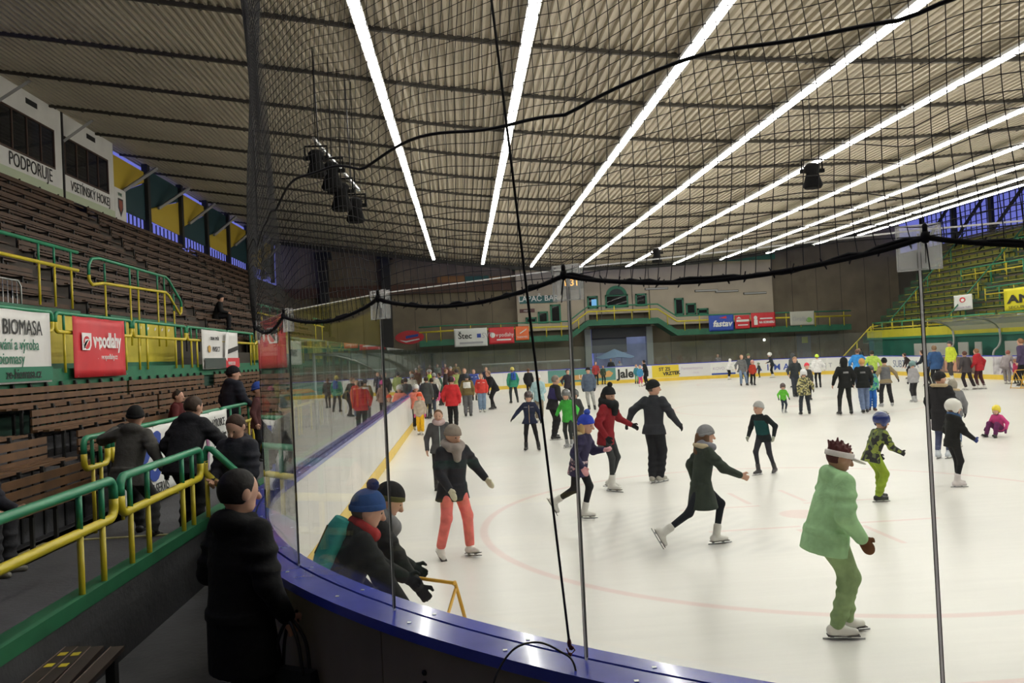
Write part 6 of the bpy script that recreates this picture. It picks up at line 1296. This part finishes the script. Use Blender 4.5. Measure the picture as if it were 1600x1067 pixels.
person('man in black jacket leaning over by the banner with purple swoosh', base=(0, 0, DZ), head_at=(-3.21, 9.95), H=1.68, hd=-20, lean=24, hip=(0, -.05), hipz=.50, fl=(.05, .02), fr=(.06, -.03), hl=(.06, .03, -.27), hr=(.17, .12, -.24), yaw=-12, pitch=20, fat=1.05, jacket=pj(c=(.022, .022, .026), bulk=1.22, hem=.10, hood=1), pants=pj(c=(.012, .012, .012), r=1.2), shoes=SH, hair=(.05, .032, .022))
person('youth in dark quilted jacket looking down at a phone beside the boards', base=(0, 0, .17), head_at=(-2.55, 9.3), H=1.76, hd=160, lean=5, hl=(-.07, .15, -.19), hr=(-.03, .15, -.20), pitch=34, jacket=pj(c=(.032, .034, .045), bulk=1.15, hem=.11, hood=1), pants=pj(c=(.02, .02, .025), r=1.1), shoes=SH, hair=(.05, .028, .018))
person('man in dark jacket and cap standing beyond the rail with his back turned', base=(0, 0, DZ), head_at=(-4.78, 17.4), H=1.92, hd=-38, lean=8, hr=(.05, .12, -.22), yaw=-30, jacket=pj(c=(.022, .024, .034), bulk=1.22, hem=.13, hood=1), pants=pj(c=BK, r=1.2), shoes=SH, hat=('beanie', (.01, .01, .012)), hair=(.05, .03, .02))
person('child with blue hat peeking past the standing man at the net edge', base=(-4.2, 16.9, DZ), H=1.52, hd=-100, hs=1.25, jacket=pj(c=(.10, .04, .04)), pants=pj(c=BK), shoes=SH, hat=('beanie', (.04, .09, .38)), hair=(.2, .1, .05))
SIT = dict(hipz=.30, kp=(0, 1, .6), fl=(.06, .24), fr=(.06, .24), hl=(.0, .16, -.20), hr=(.0, .16, -.20))
person('person in black sitting alone in the upper left stand', base=(-9.38, 32.2, 3.9), H=1.80, hd=-80, lean=16, jacket=pj(c=(.012, .012, .014), bulk=1.15), pants=pj(c=BK, r=1.15), shoes=SH, hat=('beanie', BK), hair=(.05, .03, .02), **SIT)
person('seated person in dark clothes and pale shoes at the left frame edge', base=(-4.97, 8.35, .55), H=1.7, hd=-95, lean=22, jacket=pj(c=(.03, .03, .04), bulk=1.15), pants=pj(c=(.04, .04, .045), r=1.15), shoes=dict(c=(.20, .19, .16), sole=(.5, .48, .42), skate=False), hair=(.05, .03, .02), **SIT)
person('person in dark red jacket seated in the lower left stand', base=(-5.62, 16.2, .88), H=1.55, hd=-90, lean=12, jacket=pj(c=(.10, .02, .02), bulk=1.1), pants=pj(c=BK, r=1.1), shoes=SH, hair=(.04, .03, .02), **SIT)
# phone in the youth's hands
ph = MB().box(-.035, .035, -.004, .004, -.07, .07); phn = ph.build('phone', BLACK); phn.location = (-2.60, 9.02, 1.26); phn.rotation_euler = (-.7, 0, .2); tag(phn, 'dark phone held by the youth in quilted jacket', 'phone')
# ---------------------------------------------------------------- lettering becomes real mesh
bpy.context.view_layer.update()
dg = bpy.context.evaluated_depsgraph_get()
for o in [o for o in bpy.data.objects if o.type == 'FONT']:
    me = bpy.data.meshes.new_from_object(o.evaluated_get(dg)); n = bpy.data.objects.new('lettering', me); COL.objects.link(n)
    n.parent = o.parent; n.location = o.location; n.rotation_euler = o.rotation_euler; n.scale = o.scale
    cu = o.data; bpy.data.objects.remove(o); bpy.data.curves.remove(cu)
